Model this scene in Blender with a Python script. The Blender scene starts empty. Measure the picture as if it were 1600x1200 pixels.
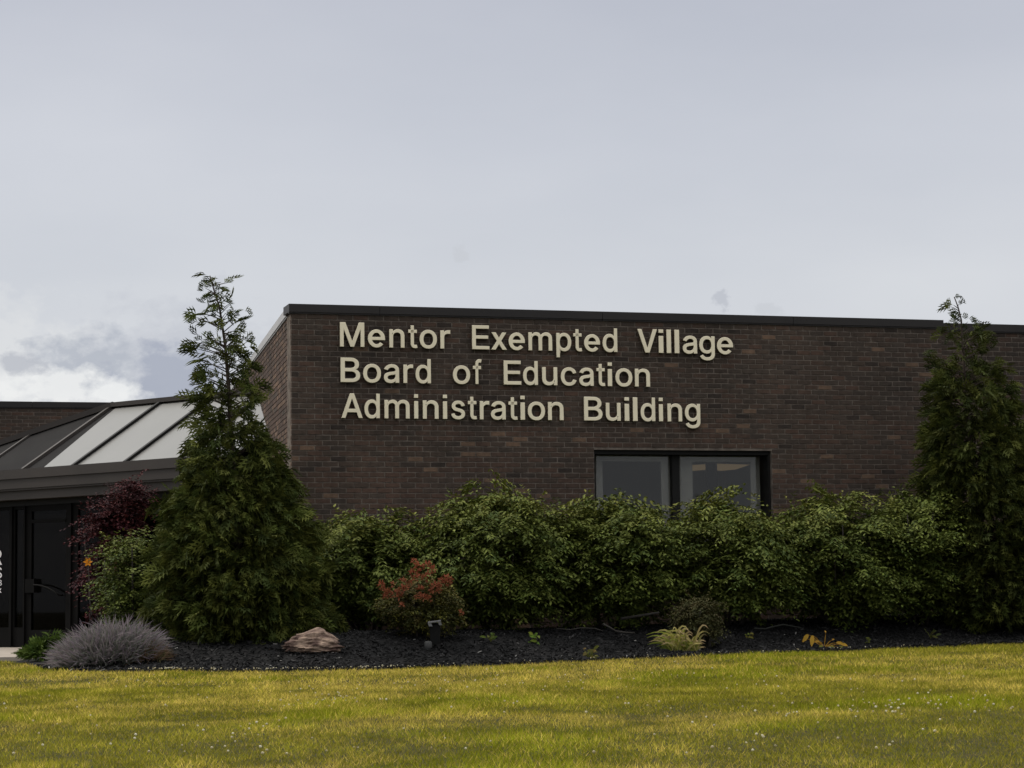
import bpy, math, random
import numpy as np
from mathutils import Vector, Matrix

R_ = np.random.default_rng(11)
random.seed(5)
SC = bpy.context.scene
COL = SC.collection

# ------------------------------------------------------------------ camera, sky, sun, exposure
FPX, EYE, PITCH, ROLL = 3500.0, 0.66, math.atan(342.0 / 3500.0), 0.0129
_c, _s = math.cos(ROLL), math.sin(ROLL)
_fw = np.array([0, math.cos(PITCH), math.sin(PITCH)])
_up = np.array([0, -math.sin(PITCH), math.cos(PITCH)])
_rt = np.array([1.0, 0, 0])
_R, _U = _c * _rt - _s * _up, _c * _up + _s * _rt
cam = bpy.data.objects.new('camera', bpy.data.cameras.new('camera'))
COL.objects.link(cam)
cam.data.sensor_width = 36.0
cam.data.lens = 36.0 * FPX / 1600.0
cam.data.clip_start, cam.data.clip_end = 0.5, 1500.0
cam.matrix_world = Matrix(((_R[0], _U[0], -_fw[0], 0), (_R[1], _U[1], -_fw[1], 0), (_R[2], _U[2], -_fw[2], EYE), (0, 0, 0, 1)))
SC.camera = cam

SUN_AZ, SUN_EL = math.radians(-66), math.radians(44)      # azimuth from +Y (away from the camera) towards +X
w = bpy.data.worlds.new('World'); SC.world = w; w.use_nodes = True
nt = w.node_tree; nt.nodes.clear()
N = nt.nodes.new; LK = nt.links.new
out = N('ShaderNodeOutputWorld'); bg = N('ShaderNodeBackground'); bg.inputs['Strength'].default_value = 0.068
LK(bg.outputs[0], out.inputs[0])
sky = N('ShaderNodeTexSky'); sky.sky_type = 'NISHITA'; sky.sun_disc = False
sky.sun_elevation = SUN_EL; sky.sun_rotation = SUN_AZ; sky.air_density = 1.2; sky.dust_density = 2.0
tc = N('ShaderNodeTexCoord'); sep = N('ShaderNodeSeparateXYZ'); LK(tc.outputs['Generated'], sep.inputs[0])
def math_(op, a, b=None, clamp=False):
    n = N('ShaderNodeMath'); n.operation = op; n.use_clamp = clamp
    for i, v in enumerate((a, b)):
        if v is None: continue
        if isinstance(v, (int, float)): n.inputs[i].default_value = v
        else: LK(v, n.inputs[i])
    return n.outputs[0]
def ramp_(fac, stops):
    r = N('ShaderNodeValToRGB'); LK(fac, r.inputs[0]); e = r.color_ramp.elements
    while len(e) < len(stops): e.new(0.5)
    for k, (p, c) in enumerate(stops): e[k].position = p; e[k].color = (*c, 1)
    return r.outputs[0]
def mixc_(fac, a, b, mode='MIX'):
    m = N('ShaderNodeMix'); m.data_type = 'RGBA'; m.blend_type = mode
    for s, v in ((0, fac), (6, a), (7, b)):
        if isinstance(v, (int, float)): m.inputs[s].default_value = v
        elif isinstance(v, tuple): m.inputs[s].default_value = (*v, 1)
        else: LK(v, m.inputs[s])
    return m.outputs[2]
def noise_(vec, scale, detail, rough=0.55, sc3=None, off=(0, 0, 0)):
    mp = N('ShaderNodeMapping'); LK(vec, mp.inputs[0]); mp.inputs['Location'].default_value = off
    if sc3: mp.inputs['Scale'].default_value = sc3
    n = N('ShaderNodeTexNoise'); LK(mp.outputs[0], n.inputs[0])
    n.inputs['Scale'].default_value = scale; n.inputs['Detail'].default_value = detail; n.inputs['Roughness'].default_value = rough
    return n.outputs[0]
el = sep.outputs[2]
# overcast deck: an even grey that grows brighter towards the zenith
deck = ramp_(math_('MULTIPLY', el, 1.0, True), [(0.0, (5.85, 6.05, 6.5)), (0.14, (6.6, 6.78, 7.15)), (0.20, (6.0, 6.2, 6.75)), (0.265, (5.2, 5.4, 6.05)), (0.42, (7.4, 7.5, 7.7)), (0.7, (13.5, 13.5, 13.5)), (1.0, (19.0, 18.9, 18.7))])
soft = noise_(tc.outputs['Generated'], 3.0, 5, 0.5, (1, 1, 2.6), (3.1, 0, 0.4))
softr = ramp_(soft, [(0.3, (0.90, 0.912, 0.935)), (0.7, (1.07, 1.065, 1.055))])
col = mixc_(1.0, deck, softr, 'MULTIPLY')
# broken cumulus low on the horizon, thin scud above the roof
def puff(px, py, r, colr, op=0.8, sc=95.0, sq=1.0, soft=0.34):
    global col
    d = _fw * FPX + _R * (px - 800.0) - _U * (py - 600.0); d = d / np.linalg.norm(d)
    mp = N('ShaderNodeMapping'); LK(tc.outputs['Generated'], mp.inputs[0]); mp.inputs['Scale'].default_value = (1, 1, sq)
    vm = N('ShaderNodeVectorMath'); vm.operation = 'DISTANCE'; LK(mp.outputs[0], vm.inputs[0]); vm.inputs[1].default_value = (d[0], d[1], d[2] * sq)
    nz = noise_(tc.outputs['Generated'], sc, 6, 0.6, (1, 1, 1.5), (px * 0.01, 0, 0))
    f = math_('ADD', math_('MULTIPLY', vm.outputs['Value'], -1.0 / r), math_('MULTIPLY', nz, 2.4))
    col = mixc_(ramp_(f, [(0.40, (0, 0, 0)), (0.40 + soft, (op, op, op))]), col, colr)
for q in ((20, 560, 0.060, (7.4, 7.5, 7.6), 0.6, 45.0, 1.8, 0.5), (300, 560, 0.07, (5.2, 5.4, 6.0), 0.7, 40.0, 1.6, 0.5), (150, 578, 0.045, (4.2, 4.5, 5.2), 0.8, 42.0, 2.2, 0.4), (262, 590, 0.032, (3.7, 4.0, 4.9), 0.85, 50.0, 1.5, 0.4),
          (70, 611, 0.046, (8.8, 8.85, 8.8), 0.8, 48.0, 3.6, 0.45), (185, 612, 0.016, (8.6, 8.7, 8.7), 0.85, 60.0, 2.0, 0.5), (40, 566, 0.016, (4.3, 4.5, 5.1), 0.7, 60.0, 2.2, 0.4),
          (720, 400, 0.006, (5.3, 5.45, 5.8), 0.35, 160.0), (1128, 469, 0.006, (4.3, 4.5, 5.1), 0.55, 150.0), (1200, 483, 0.008, (5.3, 5.5, 5.9), 0.4, 140.0, 2.0)): puff(*q)
fin = mixc_(0.95, sky.outputs[0], col)
LK(fin, bg.inputs['Color'])

sl = bpy.data.lights.new('sun', 'SUN'); sl.energy = 1.5; sl.angle = math.radians(20); sl.color = (1.0, 0.95, 0.86)
sun = bpy.data.objects.new('sun', sl); COL.objects.link(sun)
sd = Vector((math.sin(SUN_AZ) * math.cos(SUN_EL), math.cos(SUN_AZ) * math.cos(SUN_EL), math.sin(SUN_EL)))
sun.rotation_euler = sd.to_track_quat('Z', 'Y').to_euler(); sun.location = sd * 60
vs = SC.view_settings; vs.view_transform = 'Standard'; vs.look = 'None'; vs.gamma = 1.0; vs.exposure = 0.6; vs.use_curve_mapping = False
SC.cycles.max_bounces = 6; SC.cycles.transparent_max_bounces = 8

# ------------------------------------------------------------------ helpers
def ray(px, py):
    d = _fw * FPX + _R * (px - 800.0) - _U * (py - 600.0)
    return d / d[1]
ORG = np.array([0.0, 0.0, EYE])
def at(px, py, Y): return ORG + ray(px, py) * Y
def on_plane(px, py, p0, n):
    d = ray(px, py); n = np.asarray(n, float)
    return ORG + d * (((np.asarray(p0) - ORG) @ n) / (d @ n))

def tag(o, label=None, cat=None, group=None, kind=None):
    if label: o['label'] = label
    if cat: o['category'] = cat
    if group: o['group'] = group
    if kind: o['kind'] = kind
    return o
def empty(name, loc, label, cat, group=None, rz=0.0):
    o = bpy.data.objects.new(name, None); COL.objects.link(o); o.location = loc; o.rotation_euler.z = rz
    o.empty_display_size = 0.2
    return tag(o, label, cat, group)
def link(name, me, parent=None, kind=None):
    """link a mesh whose vertices are in world space; a parent keeps them there"""
    o = bpy.data.objects.new(name, me); COL.objects.link(o)
    if parent is not None:
        o.parent = parent
        pm = parent['_m'] if '_m' in parent else None
        o.matrix_parent_inverse = world_of(parent).inverted()
    if kind: o['kind'] = kind
    return o
def world_of(o):
    m = Matrix.LocRotScale(o.location, o.rotation_euler, o.scale)
    if o.parent is not None: m = world_of(o.parent) @ o.matrix_parent_inverse @ m
    return m
def mesh_np(name, V, F, mats, mi=None, tint=None, smooth=False):
    """V (n,3), F (m,k) of one polygon size"""
    V = np.asarray(V, np.float32); F = np.asarray(F, np.int32); m, k = F.shape
    me = bpy.data.meshes.new(name)
    me.vertices.add(len(V)); me.vertices.foreach_set('co', V.ravel())
    me.loops.add(m * k); me.loops.foreach_set('vertex_index', F.ravel())
    me.polygons.add(m); me.polygons.foreach_set('loop_start', np.arange(0, m * k, k, dtype=np.int32))
    for x in (mats if isinstance(mats, (list, tuple)) else [mats]): me.materials.append(x)
    if mi is not None: me.polygons.foreach_set('material_index', np.asarray(mi, np.int32))
    if tint is not None:
        a = me.color_attributes.new('tint', 'FLOAT_COLOR', 'POINT')
        c = np.ones((len(V), 4), np.float32); c[:, :3] = tint; a.data.foreach_set('color', c.ravel())
    me.update(calc_edges=True)
    me.polygons.foreach_set('use_smooth', np.full(m, bool(smooth)))
    return me
class MB:
    """collects boxes, tubes, rings and polygons for ONE mesh"""
    def __init__(s): s.v = []; s.f = []; s.m = []; s.sm = []
    def poly(s, pts, m=0):
        i = len(s.v); s.v += [tuple(map(float, p)) for p in pts]; s.f.append(tuple(range(i, i + len(pts)))); s.m.append(m); s.sm.append(False)
    def hexa(s, p, m=0):
        """8 points: bottom 4 ccw seen from above, then top 4"""
        i = len(s.v); s.v += [tuple(map(float, q)) for q in p]
        for q in ((3, 2, 1, 0), (4, 5, 6, 7), (0, 1, 5, 4), (1, 2, 6, 5), (2, 3, 7, 6), (3, 0, 4, 7)):
            s.f.append(tuple(i + k for k in q)); s.m.append(m); s.sm.append(False)
    def box(s, o, u, v, w_, m=0):
        o, u, v, w_ = (np.asarray(a, float) for a in (o, u, v, w_))
        s.hexa([o, o + u, o + u + v, o + v, o + w_, o + u + w_, o + u + v + w_, o + v + w_], m)
    def bar(s, a, b, up, wd, ht, m=0):
        """a rectangular bar from a to b, wd across, ht along up"""
        a, b, up = (np.asarray(x, float) for x in (a, b, up)); d = b - a; sd_ = np.cross(d, up); sd_ /= np.linalg.norm(sd_)
        upn = np.cross(sd_, d); upn /= np.linalg.norm(upn)
        s.box(a - sd_ * wd / 2, d, sd_ * wd, upn * ht, m)
    def tube(s, pts, rad, n=6, m=0, cap=True):
        pts = [np.asarray(p, float) for p in pts]; i0 = len(s.v)
        for k, p in enumerate(pts):
            t = pts[min(k + 1, len(pts) - 1)] - pts[max(k - 1, 0)]; t /= (np.linalg.norm(t) + 1e-9)
            a = np.cross(t, [0, 0, 1.0] if abs(t[2]) < 0.9 else [1.0, 0, 0]); a /= np.linalg.norm(a); b = np.cross(t, a)
            r = rad[k] if hasattr(rad, '__len__') else rad
            for j in range(n):
                an = 2 * math.pi * j / n; s.v.append(tuple(p + (a * math.cos(an) + b * math.sin(an)) * r))
        for k in range(len(pts) - 1):
            for j in range(n):
                s.f.append((i0 + k * n + j, i0 + k * n + (j + 1) % n, i0 + (k + 1) * n + (j + 1) % n, i0 + (k + 1) * n + j)); s.m.append(m); s.sm.append(True)
        if cap:
            s.f.append(tuple(i0 + j for j in range(n))[::-1]); s.m.append(m); s.sm.append(False)
            e = i0 + (len(pts) - 1) * n; s.f.append(tuple(e + j for j in range(n))); s.m.append(m); s.sm.append(False)
    def mesh(s, name, mats):
        me = bpy.data.meshes.new(name); me.from_pydata(s.v, [], s.f)
        for x in (mats if isinstance(mats, (list, tuple)) else [mats]): me.materials.append(x)
        me.polygons.foreach_set('material_index', s.m); me.polygons.foreach_set('use_smooth', s.sm); me.update()
        return me
    def build(s, name, mats, parent=None, kind=None): return link(name, s.mesh(name, mats), parent, kind)

def vnoise(x, y, seed=0):
    """smooth 2-D value noise in 0..1"""
    x = np.asarray(x, float); y = np.asarray(y, float)
    xi = np.floor(x).astype(np.int64); yi = np.floor(y).astype(np.int64); fx = x - xi; fy = y - yi
    fx = fx * fx * (3 - 2 * fx); fy = fy * fy * (3 - 2 * fy)
    def h(a, b):
        n = (a * 374761393 + b * 668265263 + seed * 1274126177) & 0xFFFFFFFF
        n = ((n ^ (n >> 13)) * 1274126177) & 0xFFFFFFFF
        return ((n ^ (n >> 16)) & 0xFFFF) / 65535.0
    a = h(xi, yi) * (1 - fx) + h(xi + 1, yi) * fx; b = h(xi, yi + 1) * (1 - fx) + h(xi + 1, yi + 1) * fx
    return a * (1 - fy) + b * fy
def fbm(x, y, seed=0, o=4):
    t = 0; a = 0.5; s = 0
    for k in range(o): t = t + a * vnoise(x * 2 ** k, y * 2 ** k, seed + k); s += a; a *= 0.5
    return t / s
def nrm(a): return a / (np.linalg.norm(a, axis=-1, keepdims=True) + 1e-9)

# ------------------------------------------------------------------ materials
def new_mat(name):
    m = bpy.data.materials.new(name); m.use_nodes = True; t = m.node_tree
    return m, t, t.nodes['Principled BSDF']
def surf(name, c1, c2=None, scale=6.0, rough=0.8, bump=0.0, bscale=None, spec=0.3, metal=0.0, detail=6, stretch=None, coat=0.0, lo=0.35, hi=0.65, obj=True):
    m, t, p = new_mat(name); p.inputs['Roughness'].default_value = rough; p.inputs['Specular IOR Level'].default_value = spec
    p.inputs['Metallic'].default_value = metal; p.inputs['Coat Weight'].default_value = coat
    c2 = c2 or tuple(x * 0.75 for x in c1)
    g = t.nodes.new('ShaderNodeNewGeometry'); mp = t.nodes.new('ShaderNodeMapping'); t.links.new(g.outputs['Position'], mp.inputs[0])
    if stretch: mp.inputs['Scale'].default_value = stretch
    n = t.nodes.new('ShaderNodeTexNoise'); n.inputs['Scale'].default_value = scale; n.inputs['Detail'].default_value = detail; t.links.new(mp.outputs[0], n.inputs[0])
    r = t.nodes.new('ShaderNodeValToRGB'); r.color_ramp.elements[0].position = lo; r.color_ramp.elements[1].position = hi
    r.color_ramp.elements[0].color = (*c1, 1); r.color_ramp.elements[1].color = (*c2, 1)
    t.links.new(n.outputs[0], r.inputs[0]); t.links.new(r.outputs[0], p.inputs['Base Color'])
    if bump:
        n2 = t.nodes.new('ShaderNodeTexNoise'); n2.inputs['Scale'].default_value = bscale or scale * 4; n2.inputs['Detail'].default_value = 5; t.links.new(mp.outputs[0], n2.inputs[0])
        b = t.nodes.new('ShaderNodeBump'); b.inputs['Strength'].default_value = bump; b.inputs['Distance'].default_value = 0.02
        t.links.new(n2.outputs[0], b.inputs['Height']); t.links.new(b.outputs[0], p.inputs['Normal'])
    return m
def leaf_mat(name, rough=0.5, spec=0.3, trans=0.25):
    m, t, p = new_mat(name); p.inputs['Roughness'].default_value = rough; p.inputs['Specular IOR Level'].default_value = spec
    a = t.nodes.new('ShaderNodeAttribute'); a.attribute_name = 'tint'; t.links.new(a.outputs['Color'], p.inputs['Base Color'])
    tr = t.nodes.new('ShaderNodeBsdfTranslucent'); t.links.new(a.outputs['Color'], tr.inputs['Color'])
    mx = t.nodes.new('ShaderNodeMixShader'); mx.inputs[0].default_value = trans
    o = t.nodes['Material Output']; t.links.new(p.outputs[0], mx.inputs[1]); t.links.new(tr.outputs[0], mx.inputs[2]); t.links.new(mx.outputs[0], o.inputs['Surface'])
    return m
def glass_mat(name, tint=(0.35, 0.36, 0.36), refl=0.06):
    m, t, p = new_mat(name); t.nodes.remove(p)
    tr = t.nodes.new('ShaderNodeBsdfTransparent'); tr.inputs[0].default_value = (*tint, 1)
    gl = t.nodes.new('ShaderNodeBsdfGlossy'); gl.inputs['Roughness'].default_value = 0.02; gl.inputs['Color'].default_value = (0.9, 0.9, 0.9, 1)
    lw = t.nodes.new('ShaderNodeLayerWeight'); lw.inputs[0].default_value = 0.25
    mu = t.nodes.new('ShaderNodeMath'); mu.operation = 'MULTIPLY_ADD'; mu.inputs[1].default_value = 0.12; mu.inputs[2].default_value = refl; t.links.new(lw.outputs['Fresnel'], mu.inputs[0])
    mx = t.nodes.new('ShaderNodeMixShader'); t.links.new(mu.outputs[0], mx.inputs[0]); t.links.new(tr.outputs[0], mx.inputs[1]); t.links.new(gl.outputs[0], mx.inputs[2])
    t.links.new(mx.outputs[0], t.nodes['Material Output'].inputs['Surface'])
    return m

BRICK_COLS = [(0.0639, 0.0472, 0.0373), (0.0692, 0.0506, 0.0396), (0.0788, 0.0523, 0.0396), (0.0867, 0.0549, 0.0411), (0.0578, 0.0447, 0.0365), (0.0428, 0.0328, 0.0273), (0.1525, 0.099, 0.0674), (0.0674, 0.0523, 0.0419)]
M_BRICK = [surf('brick_%s' % n, c, tuple(x * 0.72 for x in c), 18, 0.85, 0.35, 90, 0.2) for n, c in zip(('umber', 'brown', 'russet', 'red_brown', 'charcoal', 'black', 'tan', 'grey_brown'), BRICK_COLS)]
for m_ in M_BRICK:                                                  # weathering in broad soft blotches over the whole wall
    t_ = m_.node_tree; p_ = t_.nodes['Principled BSDF']; src = p_.inputs['Base Color'].links[0].from_socket
    g_ = t_.nodes.new('ShaderNodeNewGeometry'); mp_ = t_.nodes.new('ShaderNodeMapping'); mp_.inputs['Scale'].default_value = (1, 1, 0.6); t_.links.new(g_.outputs['Position'], mp_.inputs[0])
    n_ = t_.nodes.new('ShaderNodeTexNoise'); n_.inputs['Scale'].default_value = 0.9; n_.inputs['Detail'].default_value = 4; t_.links.new(mp_.outputs[0], n_.inputs[0])
    r_ = t_.nodes.new('ShaderNodeValToRGB'); r_.color_ramp.elements[0].position = 0.33; r_.color_ramp.elements[1].position = 0.66; r_.color_ramp.elements[0].color = (0.70, 0.71, 0.72, 1); r_.color_ramp.elements[1].color = (1.18, 1.14, 1.12, 1); t_.links.new(n_.outputs[0], r_.inputs[0])
    x_ = t_.nodes.new('ShaderNodeMix'); x_.data_type = 'RGBA'; x_.blend_type = 'MULTIPLY'; x_.inputs[0].default_value = 1.0; t_.links.new(src, x_.inputs[6]); t_.links.new(r_.outputs[0], x_.inputs[7]); t_.links.new(x_.outputs[2], p_.inputs['Base Color'])
M_MORTAR = surf('mortar', (0.185, 0.155, 0.13), (0.10, 0.083, 0.07), 9, 0.95, 0.4, 120, 0.1)
M_BRONZE = surf('bronze_metal', (0.020, 0.0175, 0.017), (0.025, 0.022, 0.021), 1.5, 0.5, 0.05, 3, 0.25)
M_FASCIA = surf('fascia_metal', (0.050, 0.042, 0.037), (0.042, 0.036, 0.032), 1.2, 0.55, 0.05, 2, 0.25)
M_DARK = surf('dark_frame', (0.009, 0.0085, 0.008), (0.011, 0.010, 0.0095), 3, 0.5, 0, None, 0.15)
M_ROOF = surf('dark_roof', (0.011, 0.010, 0.010), (0.015, 0.014, 0.0135), 2, 0.8, 0.1, 30, 0.08)
M_PANEL = surf('skylight_glazing', (0.195, 0.19, 0.178), (0.18, 0.177, 0.165), 0.7, 0.3, 0, None, 0.35)
M_CREAM = surf('letter_cream', (0.88, 0.79, 0.58), (0.83, 0.74, 0.545), 5, 0.5, 0, None, 0.3)
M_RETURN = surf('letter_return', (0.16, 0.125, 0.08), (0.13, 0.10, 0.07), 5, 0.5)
M_SASH = surf('window_sash', (0.30, 0.295, 0.28), (0.27, 0.265, 0.25), 3, 0.6)
M_ROOM = surf('interior_paint', (0.37, 0.36, 0.34), (0.34, 0.33, 0.315), 1, 0.9)
M_INNER = surf('dark_interior', (0.005, 0.005, 0.005), (0.004, 0.004, 0.004), 1, 0.95, 0, None, 0.05)
M_GLASS = glass_mat('window_glass', (0.82, 0.82, 0.80), 0.03)
M_DOORGLASS = glass_mat('door_glass', (0.2, 0.2, 0.2), 0.002)
M_WHITE = surf('white_vinyl', (0.75, 0.75, 0.73), (0.7, 0.7, 0.68), 4, 0.6)
M_CONC = surf('concrete', (0.36, 0.31, 0.26), (0.29, 0.25, 0.21), 5, 0.9, 0.3, 60, 0.2)
M_BARK = surf('bark', (0.075, 0.058, 0.045), (0.045, 0.036, 0.03), 14, 0.9, 0.6, 40, 0.1, stretch=(1, 1, 0.25))
M_STEM = surf('shrub_stem', (0.06, 0.05, 0.042), (0.04, 0.034, 0.03), 20, 0.9)
M_MULCHBASE = surf('mulch_base', (0.008, 0.008, 0.008), (0.016, 0.015, 0.015), 30, 0.95, 0.8, 60, 0.1)
M_TURF = surf('turf_base', (0.035, 0.036, 0.009), (0.06, 0.05, 0.016), 9, 0.95, 0.6, 60, 0.1)
M_LEAF = leaf_mat('shrub_leaf', 0.6, 0.10, 0.12)
M_CONIFER = leaf_mat('conifer_spray', 0.7, 0.08, 0.15)
M_GRASS = leaf_mat('grass_blade', 0.9, 0.02, 0.4)
M_PETAL = leaf_mat('soft_petal', 0.7, 0.1, 0.3)
M_CHIP = leaf_mat('mulch_chip', 0.7, 0.12, 0.0)
M_STEEL = surf('brushed_silver', (0.15, 0.15, 0.15), (0.12, 0.12, 0.12), 8, 0.45, 0, None, 0.3, 0.3)
M_BLACK = surf('black_plastic', (0.006, 0.006, 0.006), (0.008, 0.008, 0.008), 8, 0.6, 0, None, 0.15)

# ------------------------------------------------------------------ ground
EDGE_X = [-40, -14, -6.4, -5.7, -5.05, -4.6, -3.9, -3.2, -2.0, 0.6, 3.5, 6.5, 9.5, 14, 40]
EDGE_Y = [60, 44, 28.4, 26.6, 24.3, 23.4, 23.1, 23.0, 22.9, 24.7, 26.2, 28.0, 29.6, 33, 60]
C0 = at(455, 475, 28.5)                                            # top corner of the front block
WANG = math.radians(16.27)
WU = np.array([math.cos(WANG), math.sin(WANG), 0.0])              # along the front wall, to the right
WN = np.array([math.sin(WANG), -math.cos(WANG), 0.0])             # outward normal of the front wall
SANG = math.radians(101.2)
SU = np.array([math.cos(SANG), math.sin(SANG), 0.0])              # along the side wall, away from the camera
SN = np.array([-math.sin(SANG), math.cos(SANG), 0.0])             # outward (left)
ZT = C0[2]
CB = np.array([C0[0], C0[1], 0.0])
def edge_y(x): return np.interp(x, EDGE_X, EDGE_Y) + 0.10 * (vnoise(np.asarray(x) * 2.3, np.zeros_like(np.asarray(x, float)), 91) - 0.5)
def lawn_z(x, y):
    x = np.asarray(x, float); y = np.asarray(y, float)
    z = 0.015 * np.clip(x - 0.7, 0, 9)
    return z - 0.11 * np.clip(8.0 - y, 0, 7.5) + 0.05 * (fbm(x * 0.5, y * 0.35, 3, 3) - 0.5)
def bed_z(x, y):
    x = np.asarray(x, float); y = np.asarray(y, float)
    t = np.clip((y - edge_y(x)) / 2.6, 0, 1); s = t * t * (3 - 2 * t)
    left = np.clip((x + 5.4) / 1.5, 0.12, 1)
    return lawn_z(x, y) + 0.31 * s * left + 0.012 + 0.03 * (fbm(x * 2.0, y * 2.0, 8, 3) - 0.3)
def grid_mesh(name, xs, ys, zf, mat):
    X, Y = np.meshgrid(xs, ys); Z = zf(X, Y); nx = len(xs)
    V = np.stack([X, Y, Z], -1).reshape(-1, 3)
    i = np.arange(len(ys) - 1)[:, None] * nx + np.arange(nx - 1)[None]; i = i.ravel()
    return mesh_np(name, V, np.stack([i, i + 1, i + nx + 1, i + nx], 1), mat, smooth=True)
xs = np.concatenate([[-400, -150, -60, -30, -20], np.arange(-16, 16.01, 0.4), [20, 30, 60, 150, 400]])
ys = np.concatenate([[-200, -60, -20, -5], np.arange(0, 40.01, 0.4), [45, 60, 100, 200, 600, 1200]])
link('lawn', grid_mesh('lawn', xs, ys, lawn_z, M_TURF), None, 'structure')
# mulch bed: rows follow the edge back to the building
bx = np.arange(-6.2, 13.01, 0.12); bt = np.concatenate([np.arange(0, 3.0, 0.12), np.arange(3.0, 9.1, 0.5)])
X = np.repeat(bx[None], len(bt), 0); Y = edge_y(X) + bt[:, None]
Z = bed_z(X, Y); Z[0] -= 0.03
nx = len(bx); i = (np.arange(len(bt) - 1)[:, None] * nx + np.arange(nx - 1)[None]).ravel()
link('mulch_bed', mesh_np('mulch_bed', np.stack([X, Y, Z], -1).reshape(-1, 3), np.stack([i, i + 1, i + nx + 1, i + nx], 1), M_MULCHBASE, smooth=True), None, 'structure')

# ------------------------------------------------------------------ brick building, front block
bld = empty('brick_building', tuple(CB), 'long flat-roofed dark brown brick building carrying the cream lettering', 'building')
def WP(s, z, off=0.0): p = CB + WU * s + WN * off; return np.array([p[0], p[1], z])
def w_of(px, py, off=0.0):
    p = on_plane(px, py, CB + WN * off, WN); return float((p - CB) @ WU), float(p[2])
SEND, SWING, SETB = 9.19, 15.0, 0.22
COP = 0.124
ZW = ZT - COP                                                       # top of the brickwork
s0, _ = w_of(928, 703); s1, _ = w_of(1205.5, 705); zw1 = 2.665; zw1 = w_of(928, 702.5)[1]; zw0 = zw1 - 1.25
Z0 = -0.15
core = MB()
def wall_box(mb, a, b, za, zb, off=0.0, th=0.3):
    mb.box(WP(a, za, off), WU * (b - a), -WN * th, np.array([0, 0, zb - za]))
wall_box(core, 0.0, s0, Z0, ZW); wall_box(core, s1, SEND, Z0, ZW)
wall_box(core, s0, s1, Z0, zw0); wall_box(core, s0, s1, zw1, ZW)
wall_box(core, SEND, SWING, Z0, ZW, -SETB)
core.box(CB + np.array([0, 0, Z0]) + SU * 0.31 - SN * 0.3, SU * 13, SN * 0.3, np.array([0, 0, ZW - Z0]))
core.poly([WP(0.3, ZW - 0.1, -0.3), WP(SWING, ZW - 0.1, -0.3), WP(SWING, ZW - 0.1, -0.3) + SU * 13, WP(0.3, ZW - 0.1, -0.3) + SU * 13])
core.build('wall', M_MORTAR, bld)

COURSE, BL, JT = 0.0677, 0.203, 0.010
def brick_mb(mb, o, u, n, L, H, m, proud):
    """front face and four edges of one brick; o its lower left corner on the wall plane"""
    f = o + n * proud; z = np.array([0, 0, H]); e = 0.003; b = o - n * 0.012
    F = [f + u * e + z * (e / H), f + u * (L - e) + z * (e / H), f + u * (L - e) + z * (1 - e / H), f + u * e + z * (1 - e / H)]
    B = [b, b + u * L, b + u * L + z, b + z]
    i = len(mb.v); mb.v += [tuple(p) for p in F + B]
    for q in ((0, 1, 2, 3), (4, 5, 1, 0), (5, 6, 2, 1), (6, 7, 3, 2), (7, 4, 0, 3)):
        mb.f.append(tuple(i + k for k in q)); mb.m.append(m); mb.sm.append(False)
def pick(s, z):
    r = random.random(); zz = z - 1.0; t = max(0.0, min(1.0, (3.6 - z) / 1.3))       # warmer mix low on the wall
    k = vnoise(s * 0.55, z * 1.1, 44)
    if r < 0.018 + 0.02 * t: return 6
    if r < 0.06: return 5
    if random.random() < 0.25 + 0.55 * t * (0.5 + k): return random.choice((2, 3, 3, 2, 1))
    return random.choice((0, 1, 4, 7, 0, 1))
blist = []
nrow = int((ZW - Z0) / COURSE)
for r in range(nrow):
    z = ZW - (r + 1) * COURSE + JT / 2
    s = (BL / 2 if r % 2 else 0.0)
    segs = []
    if r % 2: segs.append((0.0, BL / 2 - JT))
    while s < SEND - 0.03:
        segs.append((s, min(s + BL - JT, SEND))); s += BL
    for a, b in segs:
        if z + COURSE - JT > zw0 and z < zw1:
            if b > s0 and a < s1:
                if a < s0 - 0.03: blist.append((a, s0, z))
                if b > s1 + 0.03: blist.append((s1, b, z))
                continue
        blist.append((a, b, z))
vis = [q for q in blist if q[2] > 1.8 and abs(q[1] - q[0] - (BL - JT)) < 0.004]
vis.sort(key=lambda q: np.linalg.norm(WP(q[0], q[2]) - ORG) - 0.0 * q[2])
single = set((round(q[0], 3), round(q[2], 3)) for q in vis[:300])
pro = {}
for c in range(8):
    mb = MB(); brick_mb(mb, np.zeros(3), np.array([1.0, 0, 0]), np.array([0, -1.0, 0]), BL - JT, COURSE - JT, 0, 0.0065)
    pro[c] = mb.mesh('brick', M_BRICK[c])
rest = MB()
for a, b, z in blist:
    c = pick(a, z)
    if (round(a, 3), round(z, 3)) in single:
        o = bpy.data.objects.new('brick', pro[c]); COL.objects.link(o); o.parent = bld
        o.matrix_parent_inverse = Matrix.Translation(-Vector(CB))
        o.location = WP(a, z, random.uniform(-0.0015, 0.002)); o.rotation_euler.z = WANG
    else:
        brick_mb(rest, WP(a, z), WU, WN, b - a, COURSE - JT, c, random.uniform(0.005, 0.0085))
for r in range(nrow):                                               # set-back wing on the right and the long side wall
    z = ZW - (r + 1) * COURSE + JT / 2
    s = SEND + 0.004 + (0 if r % 2 else -BL / 2)
    while s < SWING:
        a = max(s, SEND + 0.004); brick_mb(rest, WP(a, z, -SETB), WU, WN, s + BL - JT - a, COURSE - JT, pick(a, z), random.uniform(0.005, 0.0085)); s += BL
    s = 0.012 if r % 2 else 0.012 - BL / 2
    while s < 13.2:
        a = max(s, 0.012); o = CB + SU * a; o[2] = z; brick_mb(rest, o + SU * (s + BL - JT - a), -SU, SN, s + BL - JT - a, COURSE - JT, random.choice((3, 2, 3, 3, 7, 2, 6, 3, 6)), random.uniform(0.005, 0.0085)); s += BL  # side wall: sunlit tone put into a lighter, warmer brick mix
rest.build('brick', M_BRICK, bld, 'stuff')

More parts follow.
